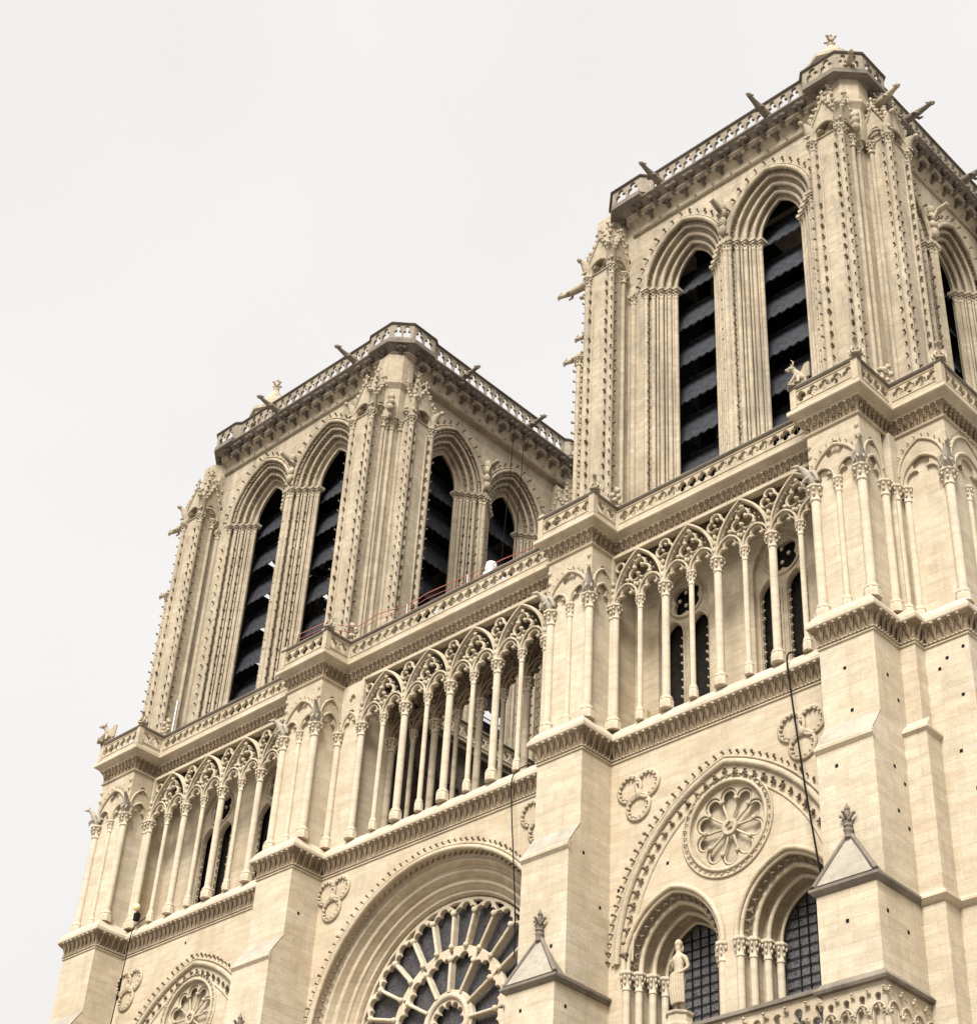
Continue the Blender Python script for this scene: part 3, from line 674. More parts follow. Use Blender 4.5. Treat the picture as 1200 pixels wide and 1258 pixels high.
def balustrade(path, off, z0, z1, pitch, parent, style=0, mat='carved', cmat='grey', th=.16):
    pts = []                                   # offset path with mitres
    n = len(path)
    for i in range(n):
        p = Vector(path[i]); a = Vector(path[i-1]) if i else None; b = Vector(path[i+1]) if i < n-1 else None
        d1 = (p-a).normalized() if a is not None else (b-p).normalized(); d2 = (b-p).normalized() if b is not None else d1
        n1 = Vector((d1.y,-d1.x)); n2 = Vector((d2.y,-d2.x)); mm = n1+n2; mm = mm/max(mm.dot(n1), .2); pts.append(p+mm*off)
    mb = MB(); zh = (z0+z1)/2-.02; H = z1-z0
    for a, b in zip(pts, pts[1:]):
        d = b-a; L = d.length; d = d.normalized(); nn = Vector((d.y,-d.x))
        T = (lambda a, d, nn: (lambda u, dd, z: (a.x+d.x*u-nn.x*dd, a.y+d.y*u-nn.y*dd, z)))(a, d, nn)
        lo = [rect(0, L, z0, z1-.14)]; k = max(1, round((L-.24)/pitch)); p = (L-.24)/k
        for q in range(k):
            c = .12+p*(q+.5)
            if style == 0: lo.append(foil(c, zh-.03, .125, .118, 4, 0, 32))
            else: lo.append(trefoil_arch(c, z0+.16, z0+.46, p*.41, .48))
        if L > .5: plate(mb, lo, 0, th, .02, T)
        else: mb.box(0, L, 0, th, z0, z1-.14, T=T)
        if style == 0 and L > .5:
            for zz in (zh-.33, zh+.28): mb.tube([(.05, -.005, zz), (L-.05, -.005, zz)], .028, 5, T=T)
            for q in range(k+1):       # small drilled triangles between the quatrefoils
                c = .12+p*q
                if 0 < q < k: mb.blob((c, -.01, zh-.03), .045, .03, .13, 4, 3, T)
    o = obj('balustrade', mb, mat, parent)
    cp = MB(); P = [(q.x, q.y) for q in pts]
    cp.sweep([(-th-.05, z1-.16), (.06, z1-.16), (.10, z1-.10), (.06, z1-.03), (.0, z1), (-th, z1), (-th-.05, z1-.16)], P)
    obj('coping', cp, cmat, o if parent == CA else parent)
    return o, pts
balustrade(PATH2, .30, 43.34, 44.40, .49, CA)
# corner posts with leafy finials on the balustrade
for i in range(1, len(PATH2)-2):
    pf = MB()
    x, y = PATH2[i]
    a = Vector(PATH2[i-1]); b = Vector(PATH2[i+1]); p = Vector((x, y))
    d1 = (p-a).normalized(); d2 = (b-p).normalized(); mm = Vector((d1.y,-d1.x))+Vector((d2.y,-d2.x)); q = p+mm*.22
    conv = d1.x*d2.y-d1.y*d2.x > 0
    if conv: pf.box(q.x-.13, q.x+.13, q.y-.13, q.y+.13, 43.34, 44.5)
    else:
        pf.lathe((q.x, q.y, 0), [(.20, 43.3), (.22, 43.5), (.13, 44.3), (.16, 44.5)], 8)
        for k in range(9): pf.blob((q.x+random.uniform(-.16,.16), q.y+random.uniform(-.16,.16), 44.6+.09*k), .13,.13,.13, 5, 3, jit=.3)
    obj('balustrade_post', pf, 'carved', CA)

# ---- rose window
ro = MB(); cx, cz = RC_
steps = [(6.35, 0), (6.35, .32), (6.0, .40), (5.9, .62), (5.62, .66), (5.52, .88), (5.26, .92), (5.15, 1.08), (4.98, 1.14), (4.86, 1.6)]
nn_ = 128
vs = []; fs = []
for r, d in steps:
    for i in range(nn_): a = 2*pi*i/nn_; vs.append((cx+r*cos(a), d, cz+r*sin(a)))
for j in range(len(steps)-1):
    for i in range(nn_): fs.append((j*nn_+i, j*nn_+(i+1)%nn_, (j+1)*nn_+(i+1)%nn_, (j+1)*nn_+i))
ro.add(vs, fs, False)
for r, d, t in ((6.40,-.03,.10), (6.56,-.02,.07), (6.08,.42,.09), (5.72,.66,.10), (5.36,.90,.09), (5.06,1.12,.07)):
    ro.tube([(x, d, z) for x, z in circle(cx, cz, r, 112)], t, 6, closed=True)
rk = MB()
for r, d, s_, st in ((6.68,-.03,.115,.33), (6.20,.18,.125,.30)):
    for (u, z), (du, dz) in resample(circle(cx, cz, r, 160), st, True):
        rv = Vector((u-cx, 0, z-cz)).normalized()
        if d < 0: rk.stamp(CR, orient((u, d, z), (0,-1,0), rv, s_*jf(.15)))
        else: rk.stamp(CR, orient((u+.1*rv.x, d, z+.1*rv.z), -rv, (0,-1,0), s_*jf(.15)))
RW = obj('rose_window', ro, 'wall', CA); obj('crockets', rk, 'crocket', RW)
# tracery
YR = 1.22
tr = MB(FW(YR)); lo = [circle(cx, cz, 4.9, 96)]
def radial_petal(r0, r1, half, rot, cus=3):
    # petal between spokes; head with three lobes pointing outward
    pts = []
    w0 = r0*math.tan(half)-.065; w1 = (r1-.45)*math.tan(half)-.075
    pts += [(r0, -max(w0,.04)), (r1-.50, -w1)]
    R = w1; 
    for i in range(1, 6): a = -pi/2-.35+i*(pi*.62)/6; pts.append((r1-.42+.45*R*cos(a)+.02, -R*.58+.52*R*sin(a)))
    for i in range(0, 7): a = -pi*.50+i*(pi)/6; pts.append((r1-.22+.52*R*cos(a)*.85, .46*R*sin(a)))
    for i in range(5, 0, -1): a = -pi/2-.35+i*(pi*.62)/6; pts.append((r1-.42+.45*R*cos(a)+.02, R*.58-.52*R*sin(a)))
    pts += [(r1-.50, w1), (r0, max(w0,.04))]
    return [(cx+x*cos(rot)-y*sin(rot), cz+x*sin(rot)+y*cos(rot)) for x, y in pts]
for k in range(24):
    a = radians(7.5+15*k); lo.append(radial_petal(2.98, 4.74, radians(7.5), a))
for k in range(12):
    a = radians(15+30*k); lo.append(radial_petal(1.28, 2.74, radians(15), a))
    a = radians(30*k)
    lo.append([(cx+r*cos(a+t), cz+r*sin(a+t)) for r, t in ((2.56,0),(2.80,.028),(2.86,0),(2.80,-.028))])
for k in range(24):
    a = radians(15*k); lo.append([(cx+r*cos(a+t), cz+r*sin(a+t)) for r, t in ((4.50,0),(4.76,.065),(4.80,0),(4.76,-.065))])
lo.append(foil(cx, cz, .68, .17, 12, 0, 96))
plate(tr, lo, 0, .24, .03)
for k in range(24):
    a = radians(15*k)
    tr.tube([(cx+r*cos(a), -.02, cz+r*sin(a)) for r in (2.95, 4.30)], .072, 8)
    for r_, s_ in ((4.34,.14), (2.98,.12)): tr.blob((cx+r_*cos(a), -.04, cz+r_*sin(a)), s_, s_, s_, 6, 4)
for k in range(12):
    a = radians(30*k); tr.tube([(cx+r*cos(a), -.02, cz+r*sin(a)) for r in (1.2, 2.46)], .072, 8)
    tr.blob((cx+2.48*cos(a), -.04, cz+2.48*sin(a)), .13, .13, .13, 6, 4)
tr.tube([(x, -.0, z) for x, z in circle(cx, cz, 1.05, 48)], .12, 8, closed=True)
trob = obj('rose_tracery', tr, 'shaft', RW)
gl = MB(); gl.add([(x, YR+.34, z) for x, z in circle(cx, cz, 4.92, 64)], [tuple(range(64))]); obj('rose_glass', gl, 'rose_glass', RW)

# ---- side bays of the rose storey
for cx, k in SB:
    hw = 5.02*k if cx > 0 else 5.2; x0, x1 = BAYS[0] if cx < 0 else BAYS[2]
    ah = 6.45; c = (ah*ah-hw*hw)/(2*hw); sp = 25.3
    ar = MB()
    cl = lambda P: [(u, z) for u, z in P if x0+.02 < u < x1-.02]
    P0 = cl(arc_pts(cx, sp, hw, c, 40)); P1 = cl(arc_pts(cx, sp, hw-.35, c, 40)); P2 = cl(arc_pts(cx, sp, hw-.72, c, 40))
    ar.tube([(u, -.04, z) for u, z in P1], .12, 8); ar.tube([(u, -.02, z) for u, z in cl(arc_pts(cx, sp, hw-.15, c, 40))], .06, 6)
    ar.tube([(u, .0, z) for u, z in cl(arc_pts(cx, sp, hw-.98, c, 40))], .05, 6)
    ak = MB(); arcrow(ak, P0, -.02, .33, .135, None, (0,-1,0), (cx, sp)); arcrow(ak, P2, -.02, .44, .19, None, (0,-1,0), (cx, sp), tpl=LF)
    ao = obj('relieving_arch', ar, 'carved', CA); obj('crockets', ak, 'crocket', ao)
    # blind rose
    br = MB(); bz = 29.04
    n_ = 48; vs = []; fs = []
    st = [(1.56, 0), (1.52, .12), (1.42, .30), (1.42, .36)]
    for r, d in st:
        for i in range(n_): a = 2*pi*i/n_; vs.append((cx+r*cos(a), d, bz+r*sin(a)))
    for j in range(3):
        for i in range(n_): fs.append((j*n_+i, j*n_+(i+1)%n_, (j+1)*n_+(i+1)%n_, (j+1)*n_+i))
    br.add(vs, fs); br.add([(x, .36, z) for x, z in circle(cx, bz, 1.45, 48)], [tuple(range(48))])
    br.tube([(x, -.02, z) for x, z in circle(cx, bz, 1.60, 56)], .07, 6, closed=True); br.tube([(x, -.02, z) for x, z in circle(cx, bz, 1.84, 56)], .05, 6, closed=True)
    for (u, z), (du, dz) in resample(circle(cx, bz, 1.72, 80), .25, True):
        br.stamp(CR, orient((u, -.01, z), (0,-1,0), (u-cx, 0, z-bz), .09*jf(.15)))
    lo = [circle(cx, bz, 1.52, 48), foil(cx, bz, 1.08, .34, 10, pi/2, 160)]
    plate(br, lo, .10, .2, .03)
    for q in range(10):
        a = pi/2+pi/10+q*pi/5; br.tube([(cx+r*cos(a), .20, bz+r*sin(a)) for r in (.2, 1.08)], .045, 6)
        br.blob((cx+1.0*cos(a), .12, bz+1.0*sin(a)), .09,.09,.09, 6, 4)
        a += pi/10; br.tube([(cx+1.08*cos(a)+.27*cos(t), .18, bz+1.08*sin(a)+.27*sin(t)) for t in [a-1.9+i*3.8/8 for i in range(9)]], .045, 6)
    plate(br, [circle(cx, bz, .30, 24), foil(cx, bz, .10, .075, 5, pi/2, 30)], .10, .12, .02)
    br.blob((cx, .14, bz), .05,.05,.05)
    obj('blind_rose', br, 'carved', CA)
    # medallions: three rings
    for s_ in (-1, 1):
        mx_ = (9.65 if s_ < 0 else 16.6) if cx > 0 else (-19.75 if s_ < 0 else -10.4)
        md = MB()
        for q in range(3):
            a = [pi*.80, pi*.20, -pi/2][q]; qx = mx_+.50*cos(a); qz = 31.42+.50*sin(a)
            md.tube([(x, -.03, z) for x, z in circle(qx, qz, .50, 28)], .075, 6, closed=True)
            for (u, z), _ in resample(circle(qx, qz, .42, 30), .2, True):
                if hypot(u-mx_, z-31.42) > .35: md.blob((u, -.06, z), .07,.09,.07, 5, 3, jit=.2)
        md.blob((mx_, -.04, 31.42), .2,.1,.2, 7, 4, jit=.3)
        obj('trefoil_medallion', md, 'carved', CA)
for s_ in (-1, 1):
    mx_ = -6.33 if s_ < 0 else 4.95; md = MB()
    for q in range(3):
        a = [pi*.80, pi*.20, -pi/2][q]; qx = mx_+.52*cos(a); qz = 32.0+.50*sin(a)
        md.tube([(x, -.03, z) for x, z in circle(qx, qz, .50, 28)], .075, 6, closed=True)
        for (u, z), _ in resample(circle(qx, qz, .42, 30), .2, True):
            if hypot(u-mx_, z-32.0) > .35: md.blob((u, -.06, z), .07,.09,.07, 5, 3, jit=.2)
    md.blob((mx_, -.04, 32.0), .2,.1,.2, 7, 4, jit=.3)
    obj('trefoil_medallion', md, 'carved', CA)
# twin arched windows under the blind rose
def splay(mb, T, cx, z0, sp, hws, deps, c, n=12, tubes=(), glassd=None):
    outl = []
    for hw in hws: outl.append([(cx-hw, z0)]+arc_pts(cx, sp, hw, c, n)+[(cx+hw, z0)])
    prev = None; m_ = len(outl[0])
    rows = []
    for j, (hw, d) in enumerate(zip(hws, deps)):
        if j: rows.append([(u, d, z) for u, z in outl[j-1]])
        rows.append([(u, d, z) for u, z in outl[j]])
    vs = [p for r_ in rows for p in r_]; fs = []
    for j in range(len(rows)-1):
        for i in range(m_-1): fs.append((j*m_+i, j*m_+i+1, (j+1)*m_+i+1, (j+1)*m_+i))
    mb.add(vs, fs, False, T)
    return outl
WCOL = MB(); WCOL.lathe((0,0,0), [(.13, 18.6), (.13, 24.30)], 10); capital(WCOL, (0, 0, 24.30), .124, .68, 8); WCOL = WCOL.mesh('engaged_colonnette', 'shaft')
for c_, k in LAN:
    aw = MB(FW(0)); sp = 25.0
    hws = [1.95*k, 1.72*k, 1.50*k, 1.25*k]; dep = [0.02, .42, .85, 1.35]
    ol = splay(aw, None, c_, 18.6, sp, hws, dep, .45)
    for hw, d, t in ((2.06*k, -.04, .10), (1.93*k, .05, .08), (1.66*k, .40, .10), (1.44*k, .82, .09), (1.27*k, 1.28, .06)):
        aw.tube([(u, d, z) for u, z in arc_pts(c_, sp, hw, .45, 20)], t, 7)
    ak = MB(); arcrow(ak, arc_pts(c_, sp, 1.76*k, .45, 20), .22, .34, .17, None, (0,-1,0), (c_, sp), tpl=LF)
    wo = obj('arched_window', aw, 'wall', CA); obj('crockets', ak, 'crocket', wo)
    for s_ in (-1, 1):
        for hw, d in ((1.98*k, .03), (1.72*k, .36), (1.46*k, .76), (1.28*k, 1.18)):
            r_ = .13
            u = c_+s_*hw
            link('engaged_colonnette', WCOL, wo, (u, d, 0))
    gl = MB(FW(0)); gl.add([(u, 1.50, z) for u, z in arch_out(c_, 18.6, sp, 1.28*k, .45, 12)], [tuple(range(27))]); obj('window_glass', gl, 'glass', wo)
    ir = MB(FW(0)); 
    P = arch_out(c_, 18.6, sp, 1.25*k, .45, 12)
    for q in range(-2, 3):
        x = c_+q*.36*k; zt = sp+sqrt((1.25*k+.45)**2-(abs(x-c_)+.45)**2); ir.box(x-.016, x+.016, 1.44, 1.48, 18.6, zt)
    z = 18.9
    while z < 26.2:
        hwz = 1.25*k if z < sp else sqrt(max((1.25*k+.45)**2-(z-sp)**2, 0))-.45
        if hwz > .1: ir.box(c_-hwz, c_+hwz, 1.45, 1.475, z-.015, z+.015)
        z += .33
    obj('window_bars', ir, 'black', wo)

# ---- balcony balustrade of the lower gallery, between the buttresses
for x0, x1 in BAYS:
    bm = MB(FW(-2.3)); p = (x1-x0)/round((x1-x0)/.72); n = round((x1-x0)/p)
    lo = [rect(x0, x1, 19.9, 21.3)]
    for q in range(n): lo.append(trefoil_arch(x0+p*(q+.5), 19.95, 20.5, p*.36, .52))
    plate(bm, lo, 0, .2, .02)
    for q in range(n+1):
        u = x0+p*q; bm.stamp(LF, orient((u, -2.34, 20.55), (0,-1,0), (0,0,1), .15), lambda x, y, z: (x, y, z)); bm.stamp(LF, orient((u, -2.32, 21.02), (0,-1,0), (0,0,1), .17), lambda x, y, z: (x, y, z))
    bm.box(x0, x1, -.1, 2.5, 19.2, 19.9)
    o = obj('balustrade', bm, 'carved', CA)
    cp = MB(FW(-2.3)); cp.box(x0, x1, -.12, .3, 21.302, 21.42); obj('coping', cp, 'grey', o)
kg = MB(); kg.box(-23.0, 20.5, -2.3, 1.0, 0, 19.2); obj('portal_storey', kg, 'clean', CA)

# ================================================================ towers
CAPZ = 57.35; ZT = 58.62
def tower_buttress_mesh():
    # local: u = x centred, wall at y=0, front at y=-1.35, base z 0 = 43.3
    Z0 = 43.3; H = 58.05; b = MB(); hw = .68; f = -1.18
    b.box(-hw, hw, f, .05, Z0, 58.66)
    b.box(-hw-.14, hw+.14, f-.14, .05, Z0, Z0+1.3)
    b.prism([(f-.14, Z0+1.3), (f, Z0+1.6), (.05, Z0+1.6), (.05, Z0+1.3)], -hw-.0, hw+.0, 'x')
    return b
def tb_shafts():
    b = MB(); Z0 = 43.3; hw = .68; f = -1.18
    for x, y, r in ((-hw, f, .15), (hw, f, .15), (-hw+.30, f-.01, .055), (hw-.30, f-.01, .055), (-hw-.03, -.40, .10), (hw+.03, -.40, .10)):
        b.lathe((x, y, 0), [(r*1.4, Z0), (r*1.4, Z0+1.35), (r, Z0+1.55), (r, 58.0)], 10)
        if r > .08: capital(b, (x, y, 58.0), max(r, .14)*.95, .62, 8)
    b2 = b; b = MB()
    for x in (-hw+.205, hw-.205): crow(b, (x, f, Z0+1.8), (x, f, 57.9), (0,-1,0), .56, .135, (0,0,1), skip=.03)
    for sg in (-1, 1):
        crow(b, (sg*hw, f+.22, Z0+1.8), (sg*hw, f+.22, 57.9), (sg,0,0), .56, .12, (0,0,1), skip=.04)
        crow(b, (sg*(hw+.10), f-.10, Z0+1.8), (sg*(hw+.10), f-.10, 57.9), (sg,-1,0), .56, .10, (0,0,1))
    return b2, b
def tb_top():
    b = MB(); hw = .66; f = -1.18; z = 58.62
    # gables on front and sides
    for T, w, dd in ((FW(f-.06), hw+.12, 0), (FS(hw+.06), None, 0), (FN(-hw-.06), None, 0)):
        if w is None: a0, a1 = f-.1, -.0
        else: a0, a1 = -w, w
        c = (a0+a1)/2; h = (a1-a0)/2
        lo = [[(a0, z), (a1, z), (a1, z+.5), (c, z+2.1), (a0, z+.5)], trefoil_arch(c, z+.02, z+.18, h*.62, .68)]
        plate(b, lo, 0, .3, .03, T)
        b.tube([(u, -.03, q) for u, q in arc_pts(c, z+.05, h*.78, .1, 8)], .07, 6, T=T)
        for s_ in (-1, 1):
            b.tube([(c+s_*(h+.04), -.02, z+.5), (c, -.02, z+2.2)], .065, 6, T=T)
            for q in range(5):
                t = (q+.6)/5.4; b.blob((c+s_*(h+.1)*(1-t), -.05, z+.58+1.66*t), .10,.10,.11, 5, 3, T, .2)
        # cross flower
        for q in range(4): a_ = q*pi/2; b.blob((c+.17*cos(a_), -.02, z+2.42+.17*sin(a_)), .10,.08,.10, 5, 3, T, .2)
        b.tube([(c, 0, z+2.05), (c, 0, z+2.75)], [.07,.04], 5, T=T)
    # core and spirelet
    b.prism([(f+.1, z), (.05, z), (.05, z+3.2), (-.30, z+3.2), (f+.3, z+.9)], -hw+.05, hw-.05, 'x')
    b.lathe((0, -.55, z), [(.62, .2), (.5, 1.0), (.14, 3.2), (.10, 3.3)], 4, False, ph=pi/4)
    for q in range(4):
        a = pi/4+q*pi/2
        for t in (.25,.45,.65,.85): rr = .52*(1-t)+.14*t+.06; b.blob((rr*cos(a), -.55+rr*sin(a), z+1.0+2.2*t), .10,.10,.10, 5, 3, jit=.2)
    finial(b, (0, -.55, z+3.0), .9)
    # corner beasts
    for s_ in (-1, 1):
        x = s_*(hw+.02); y = f-.04
        b.blob((x, y, z+.10), .2,.2,.2, 6, 4)
        b.tube([(x, y+.05, z+.1), (x+s_*.02, y-.02, z+.5), (x+s_*.10, y-.16, z+.85), (x+s_*.16, y-.30, z+.95)], [.17,.24,.17,.11], 7)
        b.blob((x+s_*.2, y-.40, z+.97), .12,.17,.12, 6, 4)
        for q in (0, 1): b.tube([(x+s_*.05+q*.15-.07, y-.06, z+.5), (x+s_*.1+q*.15-.07, y-.22, z+.2)], [.08,.05], 5)
        b.blob((x-s_*.05, y+.16, z+.75), .10,.22,.34, 6, 4, jit=.2); b.blob((x, y+.0, z+1.3), .13,.13,.2, 5, 3, jit=.3); b.blob((x-s_*.05, y+.1, z+1.65), .12,.12,.16, 5, 3, jit=.3)
    return b
TBB = tower_buttress_mesh().mesh('tower_buttress', 'tower'); TBS, TBC = tb_shafts(); TBS = TBS.mesh('buttress_shafts', 'towercarved'); TBC = TBC.mesh('crockets', 'crocket'); TBT = tb_top().mesh('buttress_pinnacle', 'towercarved')
GAR = gargoyle_mesh(1.45, .165, 'grey'); GARS = gargoyle_mesh(1.1, .16, 'towercarved')

def louver_mesh(w):
    b = MB(); n = 9; L = 1.5; sl = .95; th = .05
    up_ = [(-w, .9, 1.15), (w, .9, 1.15)]
    # slanting board with scalloped lower edge: y outward = -
    pts = [(-w, .75), (w, .75)]; m_ = 36
    for i in range(m_+1):
        u = w-2*w*i/m_; ph = (i % 4)/4.0; pts.append((u, -.75-.13*abs(sin(pi*i/4))))
    vs = []
    for u, t in pts: vs.append((u, .35-t*.62, .0+t*.95))
    vs = [(u, t*.50+.15, t*1.22) for u, t in pts]
    k = len(vs); vs2 = [(x, y+.03, z-.04) for x, y, z in vs]
    b.add(vs+vs2, [tuple(range(k)), tuple(range(k, 2*k))[::-1]]+[(i, (i+1)%k, k+(i+1)%k, k+i) for i in range(k)])
    b.box(-w, w, .48, .62, .86, 1.0)
    return b.mesh('louver', 'slate')

def tower(xa, xb, main):
    """xa, xb: axes of the two west buttresses"""
    CAPZ = 58.0 if main == 'N' else 57.35; dc = CAPZ-57.35
    WN, WS = xa-.72, xb+(.72 if main == 'N' else .50); YW = 1.15; YE = 14.95 if main == 'N' else 12.85; SX = xb+.70
    XC = (xa+xb)/2; YC = (YW+YE)/2; hx = (WS-WN)/2; hy = (YE-YW)/2
    k = (xb-xa)/12.22
    t = MB()
    # body below the belfry floor, floor slab, roof slab, string ring wall
    t.box(WN, WS, YW, YE, 42.3, 44.2)
    dz = .62 if main == 'N' else -.33; WNc = WN+(1.05 if main == 'N' else 1.30); WSc = WS+(.28 if main == 'N' else 0)
    t.box(WN+.1, WS-.1, YW+.1, YE-.1, 61.6+dz, 62.3+dz)
    sides = [(FW(YW), XC, hx, True, k), (FS(WS), YC, hy, True, (YE-YW)/13.7*(1.0 if main == 'N' else 1.05)), (FE(YE), XC, hx, False, k), (FN(WN), YC, hy, False, (YE-YW)/13.7*.98)]
    for T, uc, hh, det, kk in sides:
        OC = 2.30*kk; OH = 2.18*kk
        lo = [rect(uc-hh+.003, uc+hh-.003, 44.2, 62.75+dz)]
        for s_ in (-1, 1): lo.append(arch_out(uc+s_*OC, 44.3, CAPZ, OH+.012, 1.0, 14))
        plate(t, lo, 0, .06, 0, T)
    # thick corner masses so that the interior is closed
    core = MB(); core.box(WN+.15, WS-.15, YW+.15, YE-.15, 61.45, 61.6)
    for (x0, x1, y0, y1) in ((WN+.1, WN+2.2, YW+.1, YW+2.0), (WS-2.2, WS-.1, YW+.1, YW+2.0), (WN+.1, WN+2.2, YE-2.0, YE-.1), (WS-2.2, WS-.1, YE-2.0, YE-.1)):
        core.box(x0, x1, y0, y1, 44.2, 61.5)
    to = obj('tower', t, 'tower', CA)
    obj('belfry_core', core, 'inner', to)  # stone corner masses coloured dark to paint in the belfry's inner shade
    for T, uc, hh, det, kk in sides:
        OC = 2.30*kk; JB = {-1: MB(T), 0: MB(T), 1: MB(T)}; CK = MB()
        for s_ in (-1, 1):
            c_ = uc+s_*OC; ap = MB(T); aps = (AP := globals().setdefault('AP', {})); aps[s_] = ap
            hws = [q*kk for q in (2.18, 1.90, 1.62, 1.34, 1.08)]; dep = [0.03, .24, .46, .68, .88]
            splay(ap, T, c_, 44.2, CAPZ, hws+[1.08*kk], dep+[1.0], 1.0, 12)
            link('belfry_arch', None, to) if False else None
            if not det:
                obj('belfry_arch', ap, 'tower', to); continue
            for hw, d, r_ in (((2.30, -.02, .05), (2.15, -.01, .11), (1.88, .23, .08), (1.60, .46, .10), (1.32, .68, .10), (1.09, .88, .06)) if main == 'S' else ((2.36, -.01, .05), (2.20, -.01, .09), (2.04, .10, .04), (1.88, .24, .08), (1.60, .46, .08), (1.10, .88, .07))):
                ap.tube([(u, d, z) for u, z in arc_pts(c_, CAPZ, hw*kk, 1.0, 14)], r_, 7, T=T)
            arcrow(CK, arc_pts(c_, CAPZ, 2.46*kk, 1.05, 16), -.03, .52, .15, T, (0,-1,0), (c_, CAPZ))
            rws = ((2.02, .14),) if main == 'S' else ((2.02, .14), (1.74, .36), (1.46, .58))
            for hw, d in rws: arcrow(CK, arc_pts(c_, CAPZ, hw*kk, 1.0, 16), d, .36, .115, T, (0,-1,0), (c_, CAPZ))
            for e in (-1, 1):
                pier = JB[0 if e != s_ else s_]
                for q, (hw, d) in enumerate(((2.12, .03), (1.88, .24), (1.60, .46), (1.33, .68), (1.10, .86))):
                    u = c_+e*hw*kk; r_ = .10
                    pier.lathe((u, d, 0), [(r_*1.3, 44.2), (r_*1.3, 45.3), (r_, 45.5), (r_, 56.72+dc)], 8); capital(pier, (u, d, 56.72+dc), r_*.95, .62, 8, ab=False)
                    pier.box(u-.20, u+.20, d-.20, d+.24, 57.20+dc, 57.36+dc)
                    pier.box(u-.155, u+.155, d-.15, d+.20, 57.10+dc, 57.20+dc)
                for hw, d in ((1.75, .36), (1.47, .58), (1.21, .78)): pier.lathe((c_+e*hw*kk, d, 0), [(.055, 44.2), (.055, 57.1+dc)], 6)
                for hw, d in rws+(() if main == 'S' else ((2.32, .0),)):
                    for q in range(20):
                        CK.stamp(CR, orient((c_+e*hw*kk, d-.02, 45.7+.56*q), (0,-1,0), (0,0,1), .125*jf(.15)), T)
        if det:
            # shaft on the pier and side shafts next to the corner buttresses
            ap = AP[1]
            for u, pier in ((uc, JB[0]), (uc-hh+1.62*1.0, JB[-1]), (uc+hh-1.62, JB[1])):
                pier.lathe((u, -.03, 0), [(.14, 44.2), (.14, 56.72+dc)], 8); capital(pier, (u, -.03, 56.72+dc), .13, .62, 8, ab=False); pier.box(u-.2, u+.2, -.22, .2, 57.2+dc, 57.36+dc)
            # angel/beast between the arches
            for z in (58.0, 58.5, 59.0, 59.4): ap.blob((uc, -.12, z+dc), .22,.20,.30, 6, 4, T, .3)
            ap.tube([(uc, -.05, 58.9+dc), (uc, -.55, 59.2+dc), (uc, -.95, 59.3+dc)], [.2,.16,.12], 6, T=T)
            gm = 'towercarved'
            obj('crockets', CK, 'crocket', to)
            for s_ in (-1, 1): obj('belfry_arch', AP[s_], 'tower', to)
            for s_ in (-1, 0, 1): obj('belfry_pier' if s_ == 0 else 'belfry_jamb', JB[s_], 'towercarved' if main == 'N' else 'tower', to)
    # buttresses: two per side
    place = [(xa, YW, 0), (xb, YW, 0), (SX, YW+1.12, pi/2), (SX, YE-1.12, pi/2), (xb, YE, pi), (xa, YE, pi), (WN, YE-1.12, -pi/2), (WN, YW+1.12, -pi/2)]
    for x, y, r_ in place:
        e = bpy.data.objects.new('tower_buttress', TBB); COL.objects.link(e); e.parent = to; e.location = (x, y, 0); e.rotation_euler = (0, 0, r_)
        for nm, me in (('buttress_shafts', TBS), ('crockets', TBC), ('buttress_pinnacle', TBT)):
            c = bpy.data.objects.new(nm, me); COL.objects.link(c); c.parent = to; c.location = (x, y, 0); c.rotation_euler = (0, 0, r_)
    ep = MB(); x0 = xa-.68-.62; ep.box(x0, xa-.6, .18, YW+.1, 43.3, 54.2); ep.prism([(x0, 54.2), (xa-.6, 54.2), (xa-.6, 55.1)], .18, YW+.1, 'y')
    ep.lathe((x0, .18, 0), [(.12, 43.3), (.12, 53.8)], 8); capital(ep, (x0, .18, 53.8), .13, .5, 8)
    po = obj('side_pilaster', ep, 'tower', to); ek = MB()
    crow(ek, (x0-.10, .10, 45.0), (x0-.10, .10, 53.8), (-1,-.4,0), .56, .12, (0,0,1)); crow(ek, (x0+.25, .18, 45.0), (x0+.25, .18, 53.8), (0,-1,0), .56, .12, (0,0,1)); obj('crockets', ek, 'crocket', to)
    link('gargoyle', GARS, to, (x0+.1, .35, 54.6), pi)
    # re-entrant shafts between the corner pair
    for X, Y, sx, sy in ((WS, YW, 1, -1), (WN, YW, -1, -1), (WS, YE, 1, 1), (WN, YE, -1, 1)):
        rs = MB()
        for dx, dy in ((.06,.06), (-.12+.34,-.22+.0), ):
            rs.lathe((X+sx*.02, Y+sy*.02, 0), [(.16, 43.4), (.16, 57.9)], 8)
        for ax_, ay_ in ((.22, 0), (0, .22)):
            rs.lathe((X+sx*ax_, Y+sy*ay_, 0), [(.11, 43.4), (.11, 57.9)], 8); capital(rs, (X+sx*ax_, Y+sy*ay_, 57.9), .12, .6, 8)
        rs.box(X-.42, X+.42, Y-.42, Y+.42, 58.5, 58.62)
        rs.box(min(X-sx*.5, X+sx*.30), max(X-sx*.5, X+sx*.30), min(Y-sy*.56, Y-sy*.1), max(Y-sy*.56, Y-sy*.1), 43.4, 58.5)
        rs.box(min(X-sx*.5, X+sx*.10), max(X-sx*.5, X+sx*.10), min(Y-sy*.1, Y+sy*.10), max(Y-sy*.1, Y+sy*.10), 43.4, 58.5)
        # battered tabernacle block behind the gables
        rs.lathe((X-sx*.35, Y-sy*.35, 58.6), [(.95, 0), (.95, 1.9), (1.15, 2.2), (1.15, 2.35), (.98, 2.45), (.98, 4.2)], 8, False, ph=pi/8)
